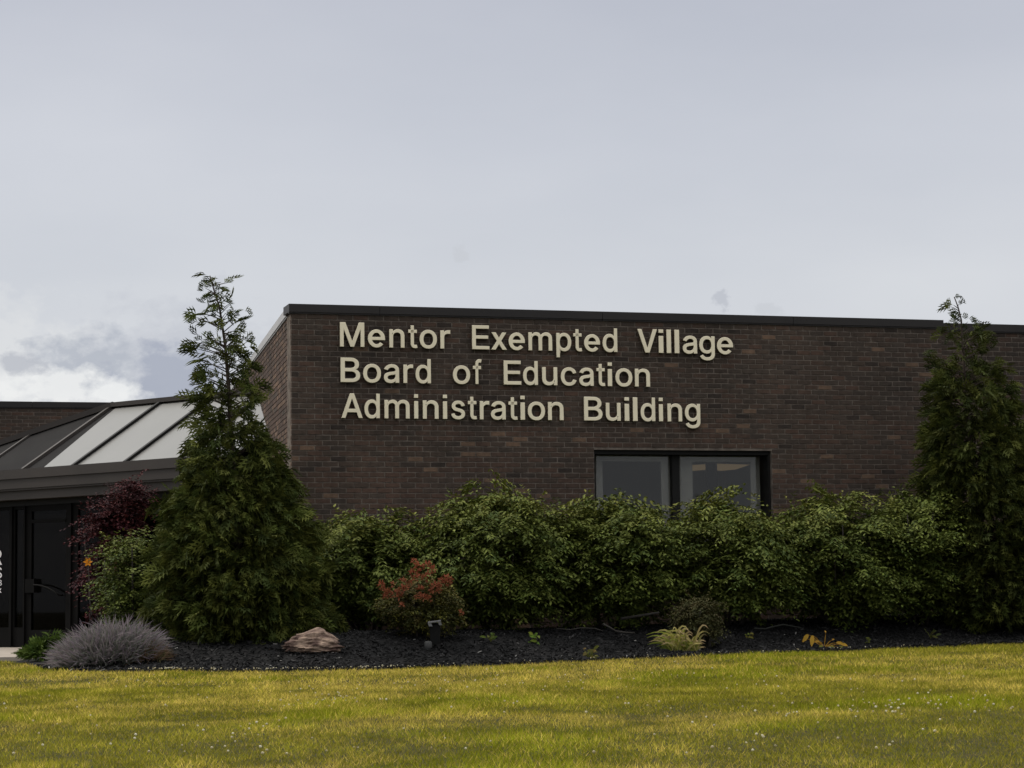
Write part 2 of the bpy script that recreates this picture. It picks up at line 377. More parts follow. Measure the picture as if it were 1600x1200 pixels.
# coping: sheet-metal lengths with a drip lip
def coping(a, b, p0, u, n, ztop, h=0.104, lip=0.019, out=0.035, depth=0.4, name='coping', parent=bld, mat=None):
    mb = MB(); o = p0 + u * a; L = b - a - 0.006
    q = np.array([o[0], o[1], ztop - h]) + n * out
    mb.box(q, u * L, -n * depth, np.array([0, 0, h]))
    q2 = np.array([o[0], o[1], ztop - h - lip]) + n * (out - 0.012)
    mb.box(q2, u * L, -n * 0.05, np.array([0, 0, lip - 0.002]))
    return mb.build(name, mat or M_BRONZE, parent)
cuts = [-0.035, 1.16, 4.2, 6.95, SEND + 0.03]
for a, b in zip(cuts, cuts[1:]): coping(a, b, CB, WU, WN, ZT)
for a, b in zip((SEND + 0.03, 12.2), (12.2, SWING)): coping(a, b, CB - WN * SETB, WU, WN, ZT - 0.01)
M_COPSIDE = surf('coping_sky_sheen', (0.36, 0.35, 0.34), (0.31, 0.30, 0.29), 1.5, 0.4, 0.05, 3, 0.5)  # same metal as the front; grazing sky reflection put into the pale colour
for a, b in zip((0.0, 3.0, 6.0, 9.0), (3.0, 6.0, 9.0, 13.2)):
    coping(a + (0.38 if a == 0 else 0), b, CB, SU, SN, ZT - 0.002, mat=M_COPSIDE)
mb = MB(); q = CB + SN * 0.0351; q[2] = ZT - 0.104; mb.box(q - SU * 0.0, SU * 0.38, -SN * 0.002, np.array([0, 0, 0.102])); mb.build('coping', M_COPSIDE, bld)

# window: two sashes in a deep dark reveal
REV = 0.30
win = MB()
a0, z0_ = w_of(931, 706, -REV)
def wbox(mb, x0, y0, x1, y1, off, th, m=0):
    A = w_of(x0, y0, off); B = w_of(x1, y1, off)
    a, b = min(A[0], B[0]), max(A[0], B[0]); zb, zt = min(A[1], B[1]), max(A[1], B[1])
    mb.box(WP(a, zb, off), WU * (b - a), -WN * th, np.array([0, 0, zt - zb]), m); return a, b, zb, zt
wz0 = zw0
FT = 0.055
win.box(WP(s0, zw1 - FT, -0.06), WU * (s1 - s0), -WN * 0.30, np.array([0, 0, FT]))
win.box(WP(s1 - 0.03, zw0, -0.06), WU * 0.03, -WN * 0.30, np.array([0, 0, zw1 - zw0 - FT]))
win.box(WP(s0, zw0, -0.06), WU * 0.03, -WN * 0.30, np.array([0, 0, zw1 - zw0 - FT]))
fr = win.build('window', M_DARK, bld); fr['label'] = 'wide two-pane window in a dark metal frame'
mx0, _ = w_of(1050.5, 740, -0.2); mx1, _ = w_of(1062, 740, -0.2)
mb = MB(); mb.box(WP(mx0, zw0, -0.2), WU * (mx1 - mx0), -WN * 0.14, np.array([0, 0, zw1 - zw0 - FT])); mb.build('mullion', M_DARK, fr)
mb = MB(); mb.box(WP(s0 - 0.02, zw0 - 0.05, 0.03), WU * (s1 - s0 + 0.04), -WN * 0.33, np.array([0, 0, 0.05])); mb.build('sill', M_DARK, fr)
for (ax0, ax1, ix0, ix1) in ((931, 1050.5, 941.5, 1033), (1062, 1187, 1082, 1173)):
    a, _ = w_of(ax0, 740, -REV); b, _ = w_of(ax1, 740, -REV); ia, _ = w_of(ix0, 740, -REV); ib, _ = w_of(ix1, 740, -REV)
    a = max(a, s0 + 0.031); b = min(b, s1 - 0.031)
    zt = w_of(1000, 709.5, -REV)[1]; zi = w_of(1000, 721, -REV)[1]; zt = min(zt, zw1 - FT - 0.001)
    mb = MB(); T = -WN * 0.04
    mb.box(WP(a, zw0 + 0.002, -REV), WU * (ia - a), T, np.array([0, 0, zt - zw0 - 0.002])); mb.box(WP(ib, zw0 + 0.002, -REV), WU * (b - ib), T, np.array([0, 0, zt - zw0 - 0.002]))
    mb.box(WP(ia, zi, -REV), WU * (ib - ia), T, np.array([0, 0, zt - zi])); mb.box(WP(ia, zw0 + 0.002, -REV), WU * (ib - ia), T, np.array([0, 0, 0.09]))
    mb.build('sash', M_SASH, fr)
    mb = MB(); mb.box(WP(a + 0.004, zw0 + 0.01, -REV + 0.022), WU * (b - a - 0.008), -WN * 0.006, np.array([0, 0, zt - zw0 - 0.014])); mb.build('pane', M_GLASS, fr)
# the room behind the glass
rm = MB(); ra, rb, D = s0 - 0.6, s1 + 0.6, 3.2
rm.poly([WP(ra, 0.4, -D), WP(rb, 0.4, -D), WP(rb, 3.3, -D), WP(ra, 3.3, -D)])
rm.poly([WP(ra, 3.3, -0.36), WP(ra, 3.3, -D), WP(rb, 3.3, -D), WP(rb, 3.3, -0.36)])
rm.poly([WP(ra, 0.4, -0.36), WP(rb, 0.4, -0.36), WP(rb, 0.4, -D), WP(ra, 0.4, -D)])
rm.poly([WP(ra, 0.4, -0.36), WP(ra, 0.4, -D), WP(ra, 3.3, -D), WP(ra, 3.3, -0.36)])
rm.poly([WP(rb, 0.4, -0.36), WP(rb, 3.3, -0.36), WP(rb, 3.3, -D), WP(rb, 0.4, -D)])
rm.build('room', M_ROOM, bld)
m_l, t_, p_ = new_mat('light_streak_glow'); p_.inputs['Base Color'].default_value = (0.5, 0.38, 0.2, 1); p_.inputs['Emission Color'].default_value = (1.0, 0.72, 0.4, 1); p_.inputs['Emission Strength'].default_value = 0.06  # glowing sheet added in place of the yellow light streak in the glass
M_STREAK = m_l
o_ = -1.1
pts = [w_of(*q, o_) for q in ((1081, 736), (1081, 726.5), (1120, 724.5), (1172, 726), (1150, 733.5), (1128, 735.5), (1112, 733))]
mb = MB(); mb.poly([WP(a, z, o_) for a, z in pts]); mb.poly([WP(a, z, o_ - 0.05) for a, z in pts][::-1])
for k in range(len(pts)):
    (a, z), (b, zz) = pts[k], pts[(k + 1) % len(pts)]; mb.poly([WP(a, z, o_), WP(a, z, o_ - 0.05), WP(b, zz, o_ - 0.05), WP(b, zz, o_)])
mb.build('light_streak', M_STREAK, bld)
mb = MB(); wbox(mb, 1104, 712, 1122, 800, -0.7, 0.05); mb.build('blind', M_INNER, bld)

# ------------------------------------------------------------------ lettering
GL = {"e":[[631,295,636,378,625,461,599,538,559,607,507,664,445,706,378,730,307,737,237,725,171,695,112,648,64,587,28,515,6,436,0,353,10,270,35,192,74,122,125,64,185,21,252,-5,323,-13,393,-2,460,26,519,71,569,131,448,219,423,183,393,155,359,137,324,130,288,134,253,149,222,173,195,207,174,248,160,295],[477,425,464,471,443,513,418,547,387,573,353,589,318,594,283,589,249,573,218,547,193,513,172,471,159,425]],"n":[[120,0,0,0,0,745,116,745,117,565,98,565,117,612,139,653,166,686,196,711,229,731,264,744,302,753,343,755,415,747,476,724,527,685,566,630,580,597,596,518,598,0,478,0,478,462,475,503,467,540,453,571,433,598,408,619,379,634,346,644,309,647,258,641,213,623,174,595,145,555,134,532,122,477]],"t":[[388,745,388,643,0,643,0,745],[115,926,235,926,236,169,246,133,255,120,281,104,322,98,384,105,406,3,364,-5,318,-8,272,-5,232,4,197,20,168,42,145,69,128,102,118,140,115,182]],"o":[[340,-16,291,-13,245,-4,202,11,162,32,126,59,94,90,66,126,43,167,24,212,11,261,3,313,0,368,3,425,11,477,24,527,43,572,66,613,94,649,126,680,162,707,202,728,245,743,291,752,340,755,390,752,436,743,479,728,519,707,556,680,588,649,615,613,639,572,658,527,671,477,679,425,681,368,679,313,671,261,658,212,639,167,615,126,588,90,556,59,519,32,479,11,436,-4,390,-13],[376,94,409,101,438,113,464,129,487,150,523,201,547,263,559,332,559,405,547,475,523,537,487,589,464,609,438,626,409,638,376,646,305,646,273,638,244,626,218,609,195,589,159,538,135,475,124,405,124,332,135,263,159,201,195,150,218,129,244,113,273,101,305,94]],"r":[[0,0,0,745,116,745,116,631,123,631,152,681,172,703,223,737,283,754,375,754,375,633,338,638,278,639,231,628,190,606,172,592,144,557,133,537,122,491,120,0]],"m":[[0,0,0,745,117,745,117,580,108,580,128,635,157,679,193,714,235,739,280,754,327,759,367,755,402,746,434,731,461,709,485,682,503,651,518,617,527,579,510,579,529,630,559,674,598,710,645,736,697,753,755,759,817,752,873,730,922,695,959,645,973,615,989,543,991,0,871,0,871,498,868,536,859,568,845,594,825,614,776,641,719,649,672,644,632,628,599,603,586,588,567,551,557,509,555,0,435,0,433,540,425,567,412,590,394,611,372,628,347,640,319,647,288,649,246,644,206,629,171,603,144,568,133,547,122,496,120,0]],"p":[[0,-280,0,745,117,745,117,627,129,627,166,679,195,707,233,732,283,749,347,755,392,752,435,744,474,729,511,708,545,682,575,651,601,616,623,575,641,530,653,481,661,428,663,371,661,314,653,261,641,211,623,166,602,125,576,89,546,58,512,32,475,11,435,-4,393,-13,347,-16,285,-10,236,7,181,47,129,115,120,115,120,-280],[363,94,393,101,421,113,468,149,504,199,528,262,540,333,540,411,528,481,504,543,469,592,421,628,393,639,363,646,296,646,238,628,191,594,156,546,132,484,120,412,120,332,132,259,156,196,192,147,239,112,267,101,297,94]],"d":[[317,-16,271,-13,229,-4,189,11,152,32,118,58,88,89,62,125,40,166,23,211,10,261,3,314,0,371,3,428,10,481,23,530,41,575,63,616,89,651,119,682,153,708,190,729,229,744,272,752,317,755,380,749,430,732,468,707,497,679,535,627,543,627,543,999,663,999,663,0,547,0,547,115,535,115,497,61,467,33,429,7,379,-10],[367,94,397,101,425,112,472,147,508,196,532,259,544,332,544,412,532,484,508,546,473,594,425,628,368,646,301,646,270,639,242,628,195,592,159,543,135,481,124,411,124,333,136,262,160,199,196,149,243,113,271,101,302,94]],"a":[[254,-17,187,-10,126,10,74,42,34,88,8,144,0,212,6,270,25,316,55,352,93,379,137,400,238,424,419,448,450,456,470,468,480,488,481,527,472,566,454,598,428,623,393,640,349,649,299,649,253,641,199,614,171,591,151,565,137,538,21,572,52,633,95,680,145,714,202,737,261,751,321,755,410,745,457,731,502,708,541,675,573,629,586,601,600,534,602,0,484,0,484,102,476,102,459,75,435,48,404,23,363,2,314,-12],[275,89,337,96,388,115,428,145,458,183,476,226,480,248,482,373,450,358,364,340,264,327,186,304,156,285,134,260,122,226,122,188,132,156,141,142,164,119,195,103,233,93]],"g":[[339,-296,262,-290,196,-274,140,-249,95,-216,59,-178,32,-136,132,-80,172,-129,200,-154,236,-173,282,-187,339,-191,383,-188,422,-180,457,-167,487,-148,512,-123,530,-92,541,-55,545,-11,545,134,535,134,496,81,467,54,429,31,379,15,316,9,272,12,231,20,191,34,154,52,120,76,90,105,64,139,41,177,23,220,10,268,3,319,0,376,3,431,10,483,23,532,41,576,63,616,90,652,120,682,154,708,191,729,231,744,273,752,318,755,381,750,431,732,485,694,537,626,548,626,548,745,665,745,665,-17,662,-64,654,-106,640,-143,621,-176,597,-205,570,-230,539,-250,504,-267,426,-289],[368,118,426,134,473,165,509,210,533,269,545,339,545,417,533,487,509,547,473,595,427,629,369,646,302,646,271,639,243,628,196,593,160,544,136,484,124,416,124,340,136,272,160,213,196,167,244,135,302,118]],"B":[[0,0,0,999,405,997,451,991,491,979,528,964,588,922,611,897,630,868,656,805,664,734,658,676,642,629,615,591,582,562,543,540,500,524,500,515,548,505,595,482,638,447,672,399,686,371,701,305,701,231,683,162,668,131,648,102,623,77,593,54,559,35,519,20,473,9,423,2],[127,112,417,115,463,123,501,137,530,157,552,180,568,207,577,236,580,268,574,317,566,340,541,381,524,399,482,428,458,439,401,452,127,453],[127,561,376,562,426,573,469,594,503,623,528,661,536,683,542,731,539,763,530,792,516,819,496,842,470,862,437,876,399,885,127,887]],"f":[[435,745,435,643,0,643,0,745],[146,0,147,878,162,932,175,954,209,992,253,1019,303,1036,355,1041,424,1035,464,1024,434,920,409,927,370,931,323,924,305,916,280,888,267,848,266,0]],"u":[[255,-10,184,-2,122,21,95,39,71,60,33,115,18,149,2,228,0,745,120,745,120,283,123,242,131,206,146,174,166,147,191,126,220,111,253,102,290,99,341,104,386,122,424,150,453,190,464,214,477,269,478,745,598,745,598,0,482,0,482,180,500,180,481,132,458,92,432,59,402,33,369,14,333,1,295,-7]],"c":[[340,-16,291,-13,245,-4,202,11,162,32,126,59,94,90,66,126,43,167,24,212,11,261,3,313,0,368,3,425,11,477,24,527,43,572,66,613,94,649,126,680,162,707,202,728,245,743,291,752,340,755,393,752,444,741,490,723,532,699,569,669,601,633,626,591,643,544,528,514,503,568,463,610,438,626,408,638,376,646,305,646,273,638,244,626,218,609,195,589,159,538,135,475,124,405,124,332,135,263,159,201,195,150,218,129,244,113,273,101,305,94,377,94,409,101,439,113,465,130,487,150,506,174,531,230,646,201,628,153,603,110,572,73,514,29,445,-1,394,-12]],"s":[[288,-16,215,-10,151,7,96,35,52,74,19,125,0,185,115,209,124,180,137,156,154,135,174,118,198,106,254,91,323,91,356,98,385,108,411,122,431,140,445,159,454,180,457,202,450,238,441,253,414,279,373,298,176,348,135,365,100,385,72,409,50,436,35,466,25,500,22,538,31,598,42,626,78,674,127,713,189,740,223,748,298,755,369,749,429,732,478,704,517,666,547,621,567,569,457,545,438,585,407,620,386,635,361,645,332,651,266,651,211,636,168,606,155,588,146,567,144,545,151,507,161,492,191,466,238,446,429,397,470,380,504,360,532,337,553,310,569,280,578,246,581,209,572,147,560,119,524,68,472,29,406,0,369,-9]],"R":[[0,0,0,999,401,997,451,990,496,977,536,960,572,938,602,913,628,884,649,851,665,815,677,776,684,735,684,648,677,607,665,569,649,533,628,501,602,472,571,448,536,427,496,410,450,398,400,391,71,388,71,501,378,502,441,514,467,524,509,552,525,570,547,613,559,663,559,720,547,772,525,816,509,834,467,864,440,874,377,887,127,888,127,0],[576,0,334,450,477,450,722,0]],"S":[[312,-15,263,-9,217,3,175,18,138,38,104,61,75,88,50,118,30,152,15,188,5,227,0,268,130,268,142,215,167,172,205,139,252,115,306,101,364,97,429,102,487,118,535,145,572,180,596,224,604,274,597,317,589,335,563,366,527,391,483,412,227,489,176,512,131,538,94,568,65,602,44,641,31,684,27,732,30,773,38,811,52,847,72,880,97,910,126,936,158,959,235,993,323,1011,419,1011,507,993,546,978,614,936,642,910,666,881,685,850,699,816,708,780,712,743,588,743,580,778,566,809,546,836,518,859,486,877,450,890,410,898,367,901,306,896,279,889,230,868,193,839,166,803,158,782,151,738,159,692,182,655,217,627,258,605,322,582,466,542,537,518,585,495,630,467,669,431,700,388,720,335,727,272,724,232,716,195,703,159,684,125,660,94,632,66,598,42,560,21,517,4,471,-8,419,-15]],"C":[[446,-13,383,-10,324,2,268,22,216,49,168,83,126,125,89,172,58,226,32,287,14,352,4,423,0,499,4,575,14,647,32,712,58,772,89,827,126,874,168,915,216,950,268,978,324,997,383,1009,446,1013,520,1007,589,991,653,963,711,926,760,878,801,822,831,757,850,684,723,684,708,733,686,775,657,811,623,841,584,865,540,882,494,892,446,895,401,893,359,884,319,869,281,849,247,823,216,792,189,756,166,715,148,668,135,617,127,560,124,499,127,438,135,382,148,331,167,284,190,243,217,206,248,176,282,150,320,130,359,115,402,107,446,104,494,107,540,118,584,135,623,158,657,188,686,225,708,267,723,315,850,315,831,243,801,178,761,122,737,97,683,54,623,22,556,-1,520,-8]],"8":[[294,-11,204,7,164,22,128,42,96,65,67,92,44,121,25,154,11,189,3,226,0,266,6,327,26,383,56,433,97,474,144,503,198,520,198,525,163,536,132,554,104,576,80,605,61,637,47,671,39,708,36,747,39,784,46,820,58,853,76,884,123,937,184,978,220,993,299,1011,385,1011,464,993,499,978,561,937,608,884,625,853,638,820,645,784,648,747,645,708,637,672,623,637,604,605,580,577,553,554,522,536,488,525,488,520,541,503,588,474,628,433,659,383,679,327,686,266,683,226,675,189,661,154,642,121,618,92,589,65,557,42,521,22,480,7,392,-11],[375,98,432,109,480,130,518,161,544,200,558,247,558,299,544,348,516,391,477,424,428,448,373,461,312,461,256,448,230,438,186,409,153,371,141,348,127,299,126,247,140,200,166,161,204,130,252,109,310,98],[368,570,415,581,456,602,473,615,501,649,512,669,524,713,524,762,512,806,490,843,458,872,417,892,369,902,316,902,268,892,227,872,195,843,172,806,160,762,160,713,172,669,195,631,227,602,269,581,317,570]],"M":[[0,0,156,0,156,720,425,0,570,0,839,720,839,0,995,0,995,1000,770,1000,497,245,225,1000,0,1000]],"E":[[0,0,703,0,703,145,156,145,156,440,660,440,660,580,156,580,156,855,690,855,690,1000,0,1000]],"V":[[310,0,480,0,792,1000,625,1000,396,215,168,1000,0,1000]],"A":[[0,0,165,0,245,230,625,230,705,0,870,0,520,1000,350,1000],[295,375,575,375,435,790]],"l":[[0,0,164,0,164,1000,0,1000]],"i":[[0,0,164,0,164,722,0,722],[0,850,164,850,164,1000,0,1000]],"x":[[0,0,185,0,323,235,461,0,646,0,415,366,630,722,452,722,323,500,194,722,16,722,231,366]]}
sign = empty('wall_sign', tuple(WP(2.2, 3.04)), 'raised cream block lettering naming the building high on the brick wall', 'sign')
def px5(x, o): return o + x / 5.0
L1 = [('M', 531.4, 569.6), ('e', 575, 602), ('n', 608.6, 632.4), ('t', 638.4, 652.4), ('o', 656, 683), ('r', 688.4, 704),
      ('E', 738, 765), ('x', 767.6, 792.4), ('e', 795, 820.6), ('m', 826, 863.2), ('p', 869.6, 893), ('t', 896.2, 909.8), ('e', 913, 938), ('d', 942, 965),
      ('V', 996.6, 1027.2), ('i', 1029.6, 1037), ('l', 1042, 1049), ('l', 1054.4, 1061.8), ('a', 1067.2, 1089.6), ('g', 1093, 1117.2), ('e', 1120.6, 1145.8)]
L2 = [('B', 532.4, 563), ('o', 567.6, 595.6), ('a', 600, 624), ('r', 630.6, 646), ('d', 649.6, 673.6), ('o', 708, 735), ('f', 739.4, 753),
      ('E', 787.4, 814.8), ('d', 817.6, 840.8), ('u', 847.4, 871.2), ('c', 876.6, 901), ('a', 905.4, 928), ('t', 932.4, 946), ('i', 950, 956.8), ('o', 962, 988.4), ('n', 992.4, 1016)]
L3 = [('A', 533.6, 567), ('d', 569.6, 593.8), ('m', 601, 640.4), ('i', 647.4, 653.8), ('n', 661, 685.6), ('i', 692.4, 699), ('s', 705.4, 727), ('t', 731.6, 745.4), ('r', 750, 765), ('a', 767.4, 790.6), ('t', 795, 809), ('i', 813.6, 820.6), ('o', 825, 852), ('n', 856.6, 881),
      ('B', 913, 941.8), ('u', 947, 970.2), ('i', 976.4, 983.6), ('l', 989.4, 996.6), ('d', 1001.4, 1024.2), ('i', 1030, 1036.4), ('n', 1043.4, 1066.2), ('g', 1070.6, 1094.6)]
CAPH = 0.318
tmp = []
for line, zb, yb in ((L1, 3.308 + EYE, 548), (L2, 2.850 + EYE, 601), (L3, 2.388 + EYE, 656)):
    for ch, xa, xb in line:
        off = 0.062
        sa, sb = w_of(xa, yb, off)[0], w_of(xb, yb, off)[0]
        loops = GL[ch]; wmax = max(l[k] for l in loops for k in range(0, len(l), 2)); wmin = min(l[k] for l in loops for k in range(0, len(l), 2))
        cu = bpy.data.curves.new('letter', 'CURVE'); cu.dimensions = '2D'; cu.fill_mode = 'BOTH'; cu.extrude = 0.021; cu.bevel_depth = 0.004; cu.bevel_resolution = 0; ob_ = 0.0 if ch in 'MEVAlixe' else 0.0062; cu.offset = ob_ - 0.004
        for l in loops:
            sp = cu.splines.new('POLY'); n = len(l) // 2; sp.points.add(n - 1); sp.use_cyclic_u = True
            for k in range(n):
                sp.points[k].co = (ob_ + (l[2 * k] - wmin) / (wmax - wmin) * (sb - sa - 2 * ob_), ob_ + l[2 * k + 1] / 1000.0 * (CAPH - 2 * ob_), 0, 1)
        tmp.append((cu, ch, sa, zb))
objs = []
for cu, ch, sa, zb in tmp:
    o = bpy.data.objects.new('letter', cu); COL.objects.link(o); objs.append(o)
bpy.context.view_layer.update(); dg = bpy.context.evaluated_depsgraph_get()
rot = Matrix(((WU[0], 0, WN[0]), (WU[1], 0, WN[1]), (0, 1, 0)))
rot4 = rot.to_4x4()
mes = [bpy.data.meshes.new_from_object(o.evaluated_get(dg)) for o in objs]
for o, me, (cu, ch, sa, zb) in zip(objs, mes, tmp):
    bpy.data.objects.remove(o); bpy.data.curves.remove(cu)
    me.materials.clear(); me.materials.append(M_CREAM); me.materials.append(M_RETURN)
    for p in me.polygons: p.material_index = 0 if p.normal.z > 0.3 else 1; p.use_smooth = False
    L = bpy.data.objects.new('letter', me); COL.objects.link(L); L.parent = sign
    L.matrix_parent_inverse = Matrix.Translation(-Vector(WP(2.2, 3.04)))
    L.matrix_basis = Matrix.Translation(Vector(WP(sa, zb, 0.037))) @ rot4
    L['label'] = 'letter ' + ch

# ------------------------------------------------------------------ entrance building with the sloped skylight
F0 = at(0, 737, 34.5); FZ = F0[2]; F0[2] = 0.0
F1 = at(278, 717.3, 32.0); F1[2] = 0.0
FD = (F1 - F0); FL = np.linalg.norm(FD); FD /= FL
FN = np.array([-FD[1], FD[0], 0.0])                                 # back, away from the camera
def FP(t, d, z): p = F0 + FD * t + FN * d; return np.array([p[0], p[1], z])
ent = empty('entrance_building', tuple(FP(1.5, 1.0, 0.0)), 'low entrance pavilion with brown metal fascia and a sloped pale skylight', 'building')
TL, TR = -3.5, FL
def band(z0, z1, out, name='fascia'):
    mb = MB(); mb.box(FP(TL, -out, z0), FD * (TR - TL), FN * (0.3 + out), np.array([0, 0, z1 - z0]))
    R0 = FP(TR, -out, z0); rd = np.array([0.62, 0.78, 0.0]); rn = np.array([-0.78, 0.62, 0.0])
    mb.hexa([R0, R0 + rd * 1.6, R0 + rd * 1.6 + rn * 0.3, FP(TR, 0.3, z0), R0 + [0, 0, z1 - z0], R0 + rd * 1.6 + [0, 0, z1 - z0], R0 + rd * 1.6 + rn * 0.3 + [0, 0, z1 - z0], FP(TR, 0.3, z1)])
    return mb.build(name, M_FASCIA, ent)
band(FZ - 0.125, FZ, 0.0); band(FZ - 0.275, FZ - 0.127, -0.025); band(FZ - 0.305, FZ - 0.277, -0.045); band(FZ - 0.44, FZ - 0.307, -0.09)
SOF = FZ - 0.44
mb = MB()
mb.box(FP(TL, 0.31, SOF), FD * (TR - TL + 0.2), FN * 6.0, np.array([0, 0, 0.40])); mb.build('roof', M_ROOF, ent)
# wall above the doors, dark interior
mb = MB()
mb.box(FP(TL, 4.5, 0.0), FD * (TR - TL + 0.2), FN * 0.1, np.array([0, 0, SOF]), 0)
mb.box(FP(TL, 0.5, -0.05), FD * (TR - TL + 0.2), FN * 4.0, np.array([0, 0, 0.06]), 0)
mb.box(FP(TR, 0.5, 0.0), FD * 0.15, FN * 4.0, np.array([0, 0, SOF]), 0)
mb.build('interior', M_INNER, ent)
DOFF = 0.30
dp = FP(0, DOFF, 0)
def d_of(px, py, off=DOFF):
    p = on_plane(px, py, FP(0, off, 0), FN); return float((p - F0) @ FD), float(p[2])
def dbox(mb, ta, tb, za, zb, th=0.05, off=DOFF, m=0): mb.box(FP(ta, off, za), FD * (tb - ta), FN * th, np.array([0, 0, zb - za]), m)
ZG = d_of(20, 1011)[1]
ZD = d_of(60, 789)[1]
tA = d_of(40.5, 900)[0]; tB = d_of(111, 900)[0]
mb = MB(); dbox(mb, TL, TR, ZD, SOF - 0.002, 0.12); mb.build('header', M_DARK, ent)
def framed(name, ta, tb, za, zb, stile, bot, top, hinge=None):
    mb = MB(); dbox(mb, ta, ta + stile, za, zb); dbox(mb, tb - stile, tb, za, zb); dbox(mb, ta + stile, tb - stile, za, za + bot); dbox(mb, ta + stile, tb - stile, zb - top, zb)
    o = mb.build(name, M_FRAME, ent)
    g = MB(); g.box(FP(ta + stile, DOFF + 0.02, za + bot), FD * (tb - ta - 2 * stile), FN * 0.008, np.array([0, 0, zb - za - bot - top])); g.build('pane', M_DOORGLASS, o)
    return o
M_FRAME = surf('door_frame_metal', (0.005, 0.0047, 0.0045), (0.0065, 0.006, 0.0056), 3, 0.6, 0, None, 0.05)
door = framed('door', tA, tB, ZG, ZD - 0.004, 0.125, 0.26, 0.09)
zt1 = d_of(75, 811)[1]
mb = MB(); dbox(mb, tA + 0.126, tB - 0.126, zt1 - 0.05, zt1, 0.03, DOFF - 0.012); mb.build('transom_bar', M_FRAME, door)
ha, hz1 = d_of(43, 905); hb, hz0 = d_of(57, 926)
mb = MB(); mb.box(FP(ha, DOFF - 0.05, hz0), FD * (hb - ha), FN * 0.05, np.array([0, 0, hz1 - hz0])); mb.build('lock_box', M_FRAME, door)
pa, pz = d_of(58, 914); pb, pz2 = d_of(98, 930)
pts = [FP(pa + (pb - pa) * k / 8, DOFF - 0.07, pz + (pz2 - pz) * (k / 8) ** 2) for k in range(9)]
mb = MB(); mb.tube(pts, 0.014, 6); mb.tube([FP(pb, DOFF - 0.07, pz2), FP(pb, DOFF + 0.0, pz2)], 0.014, 6); mb.build('handle', M_FRAME, door)
framed('door', tB + 0.03, tB + 1.02, ZG, ZD - 0.004, 0.125, 0.26, 0.09)
tS = d_of(18.5, 900)[0]
framed('sidelight', tS + 0.03, tA - 0.03, ZG, ZD - 0.004, 0.04, 0.30, 0.05)
sl_ = framed('sidelight', tS - 1.15, tS - 0.03, ZG, ZD - 0.004, 0.04, 0.30, 0.05)
framed('sidelight', tS - 2.3, tS - 1.19, ZG, ZD - 0.004, 0.04, 0.30, 0.05)
mb = MB()
for t in (tS, tA - 0.002 - 0.02, tB + 0.005): dbox(mb, t - 0.025 if t == tS else t - 0.005, t + 0.025 if t == tS else t + 0.02, ZG, ZD - 0.004, 0.1, DOFF - 0.03)
mb.build('post', M_FRAME, ent)
# white vinyl lettering on the sidelight, mostly beyond the frame edge of the picture
def decal(ch, px_r, y0, y1, wpx):
    loops = GL[ch]; mxx = max(l[k] for l in loops for k in range(0, len(l), 2))
    cu = bpy.data.curves.new('t', 'CURVE'); cu.dimensions = '2D'; cu.fill_mode = 'BOTH'
    tb_, zb_ = d_of(px_r, y1, DOFF + 0.018); tb2, zt_ = d_of(px_r, y0, DOFF + 0.018); ta_ = d_of(px_r - wpx, y1, DOFF + 0.018)[0]
    for l in loops:
        s = cu.splines.new('POLY'); n = len(l) // 2; s.points.add(n - 1); s.use_cyclic_u = True
        for k in range(n): s.points[k].co = (ta_ + l[2 * k] / mxx * (tb_ - ta_), zb_ + l[2 * k + 1] / 1000 * (zt_ - zb_), 0, 1)
    o = bpy.data.objects.new('t', cu); COL.objects.link(o); bpy.context.view_layer.update()
    me = bpy.data.meshes.new_from_object(o.evaluated_get(bpy.context.evaluated_depsgraph_get())); bpy.data.objects.remove(o)
    for v in me.vertices: v.co = FP(v.co.x, DOFF + 0.015, v.co.y)
    me.materials.clear(); me.materials.append(M_WHITE); link('lettering', me, sl_)
decal('R', 3.4, 858, 882.5, 18); decal('S', 3.2, 886, 903.5, 12); decal('8', 3.0, 906, 915, 7); decal('x', 2.6, 917, 926, 7)

# skylight: rectangular glazing panels in one sloped plane, rake on the left
KD, KZ = 1.90, 3.86
def SP(t, d, dz=0.0): return FP(t, d, FZ + 0.02 + (d - 0.15) * (KZ - FZ - 0.02) / (KD - 0.15)) + np.array([0, 0, dz])
sky_ = MB()
sky_.poly([FP(0.42, KD, KZ + 0.02), FP(TR + 1.2, KD, KZ + 0.02), FP(TR + 1.2, KD, FZ - 0.03), FP(0.42, KD, FZ - 0.03)][::-1])
sky_.bar(SP(0.40, KD, 0.0), SP(TR + 1.2, KD, 0.0), (0, 0, 1), 0.14, 0.07)
skl = sky_.build('skylight', M_FASCIA, ent)
ms = [0.41, 1.58, 2.75, 3.92, 5.09]
tw = 0.052
for a, b in zip(ms, ms[1:]):
    if a == ms[0]:
        P4 = [SP(0.83, 0.16), SP(b - tw / 2, 0.16), SP(b - tw / 2, KD - 0.05), SP(0.53, KD - 0.05)]
    else: P4 = [SP(a + tw / 2, 0.16), SP(b - tw / 2, 0.16), SP(b - tw / 2, KD - 0.05), SP(a + tw / 2, KD - 0.05)]
    mb = MB(); mb.hexa([p - np.array([0, 0, 0.03]) for p in P4] + P4); mb.build('panel', M_PANEL, skl)
mb = MB(); P3 = [SP(0.44, 0.16), SP(0.825, 0.16), SP(0.525, KD - 0.05), SP(0.44, KD - 0.05)]  # dark reflection in the glazing, made as a sliver in the roof colour
mb.hexa([p - np.array([0, 0, 0.03]) for p in P3] + P3); mb.build('panel', M_ROOF, skl)['label'] = 'narrow panel at the hip, dark reflection put into its colour'
for t in ms:
    mb = MB(); mb.bar(SP(t, 0.12, -0.02), SP(t, KD, -0.02), (0, 0, 1), tw, 0.06); mb.build('mullion', M_FASCIA if t == ms[0] else M_DARK, skl)
rk = lambda k: (0.42 - 1.78 * k, KD - 1.0 * k)
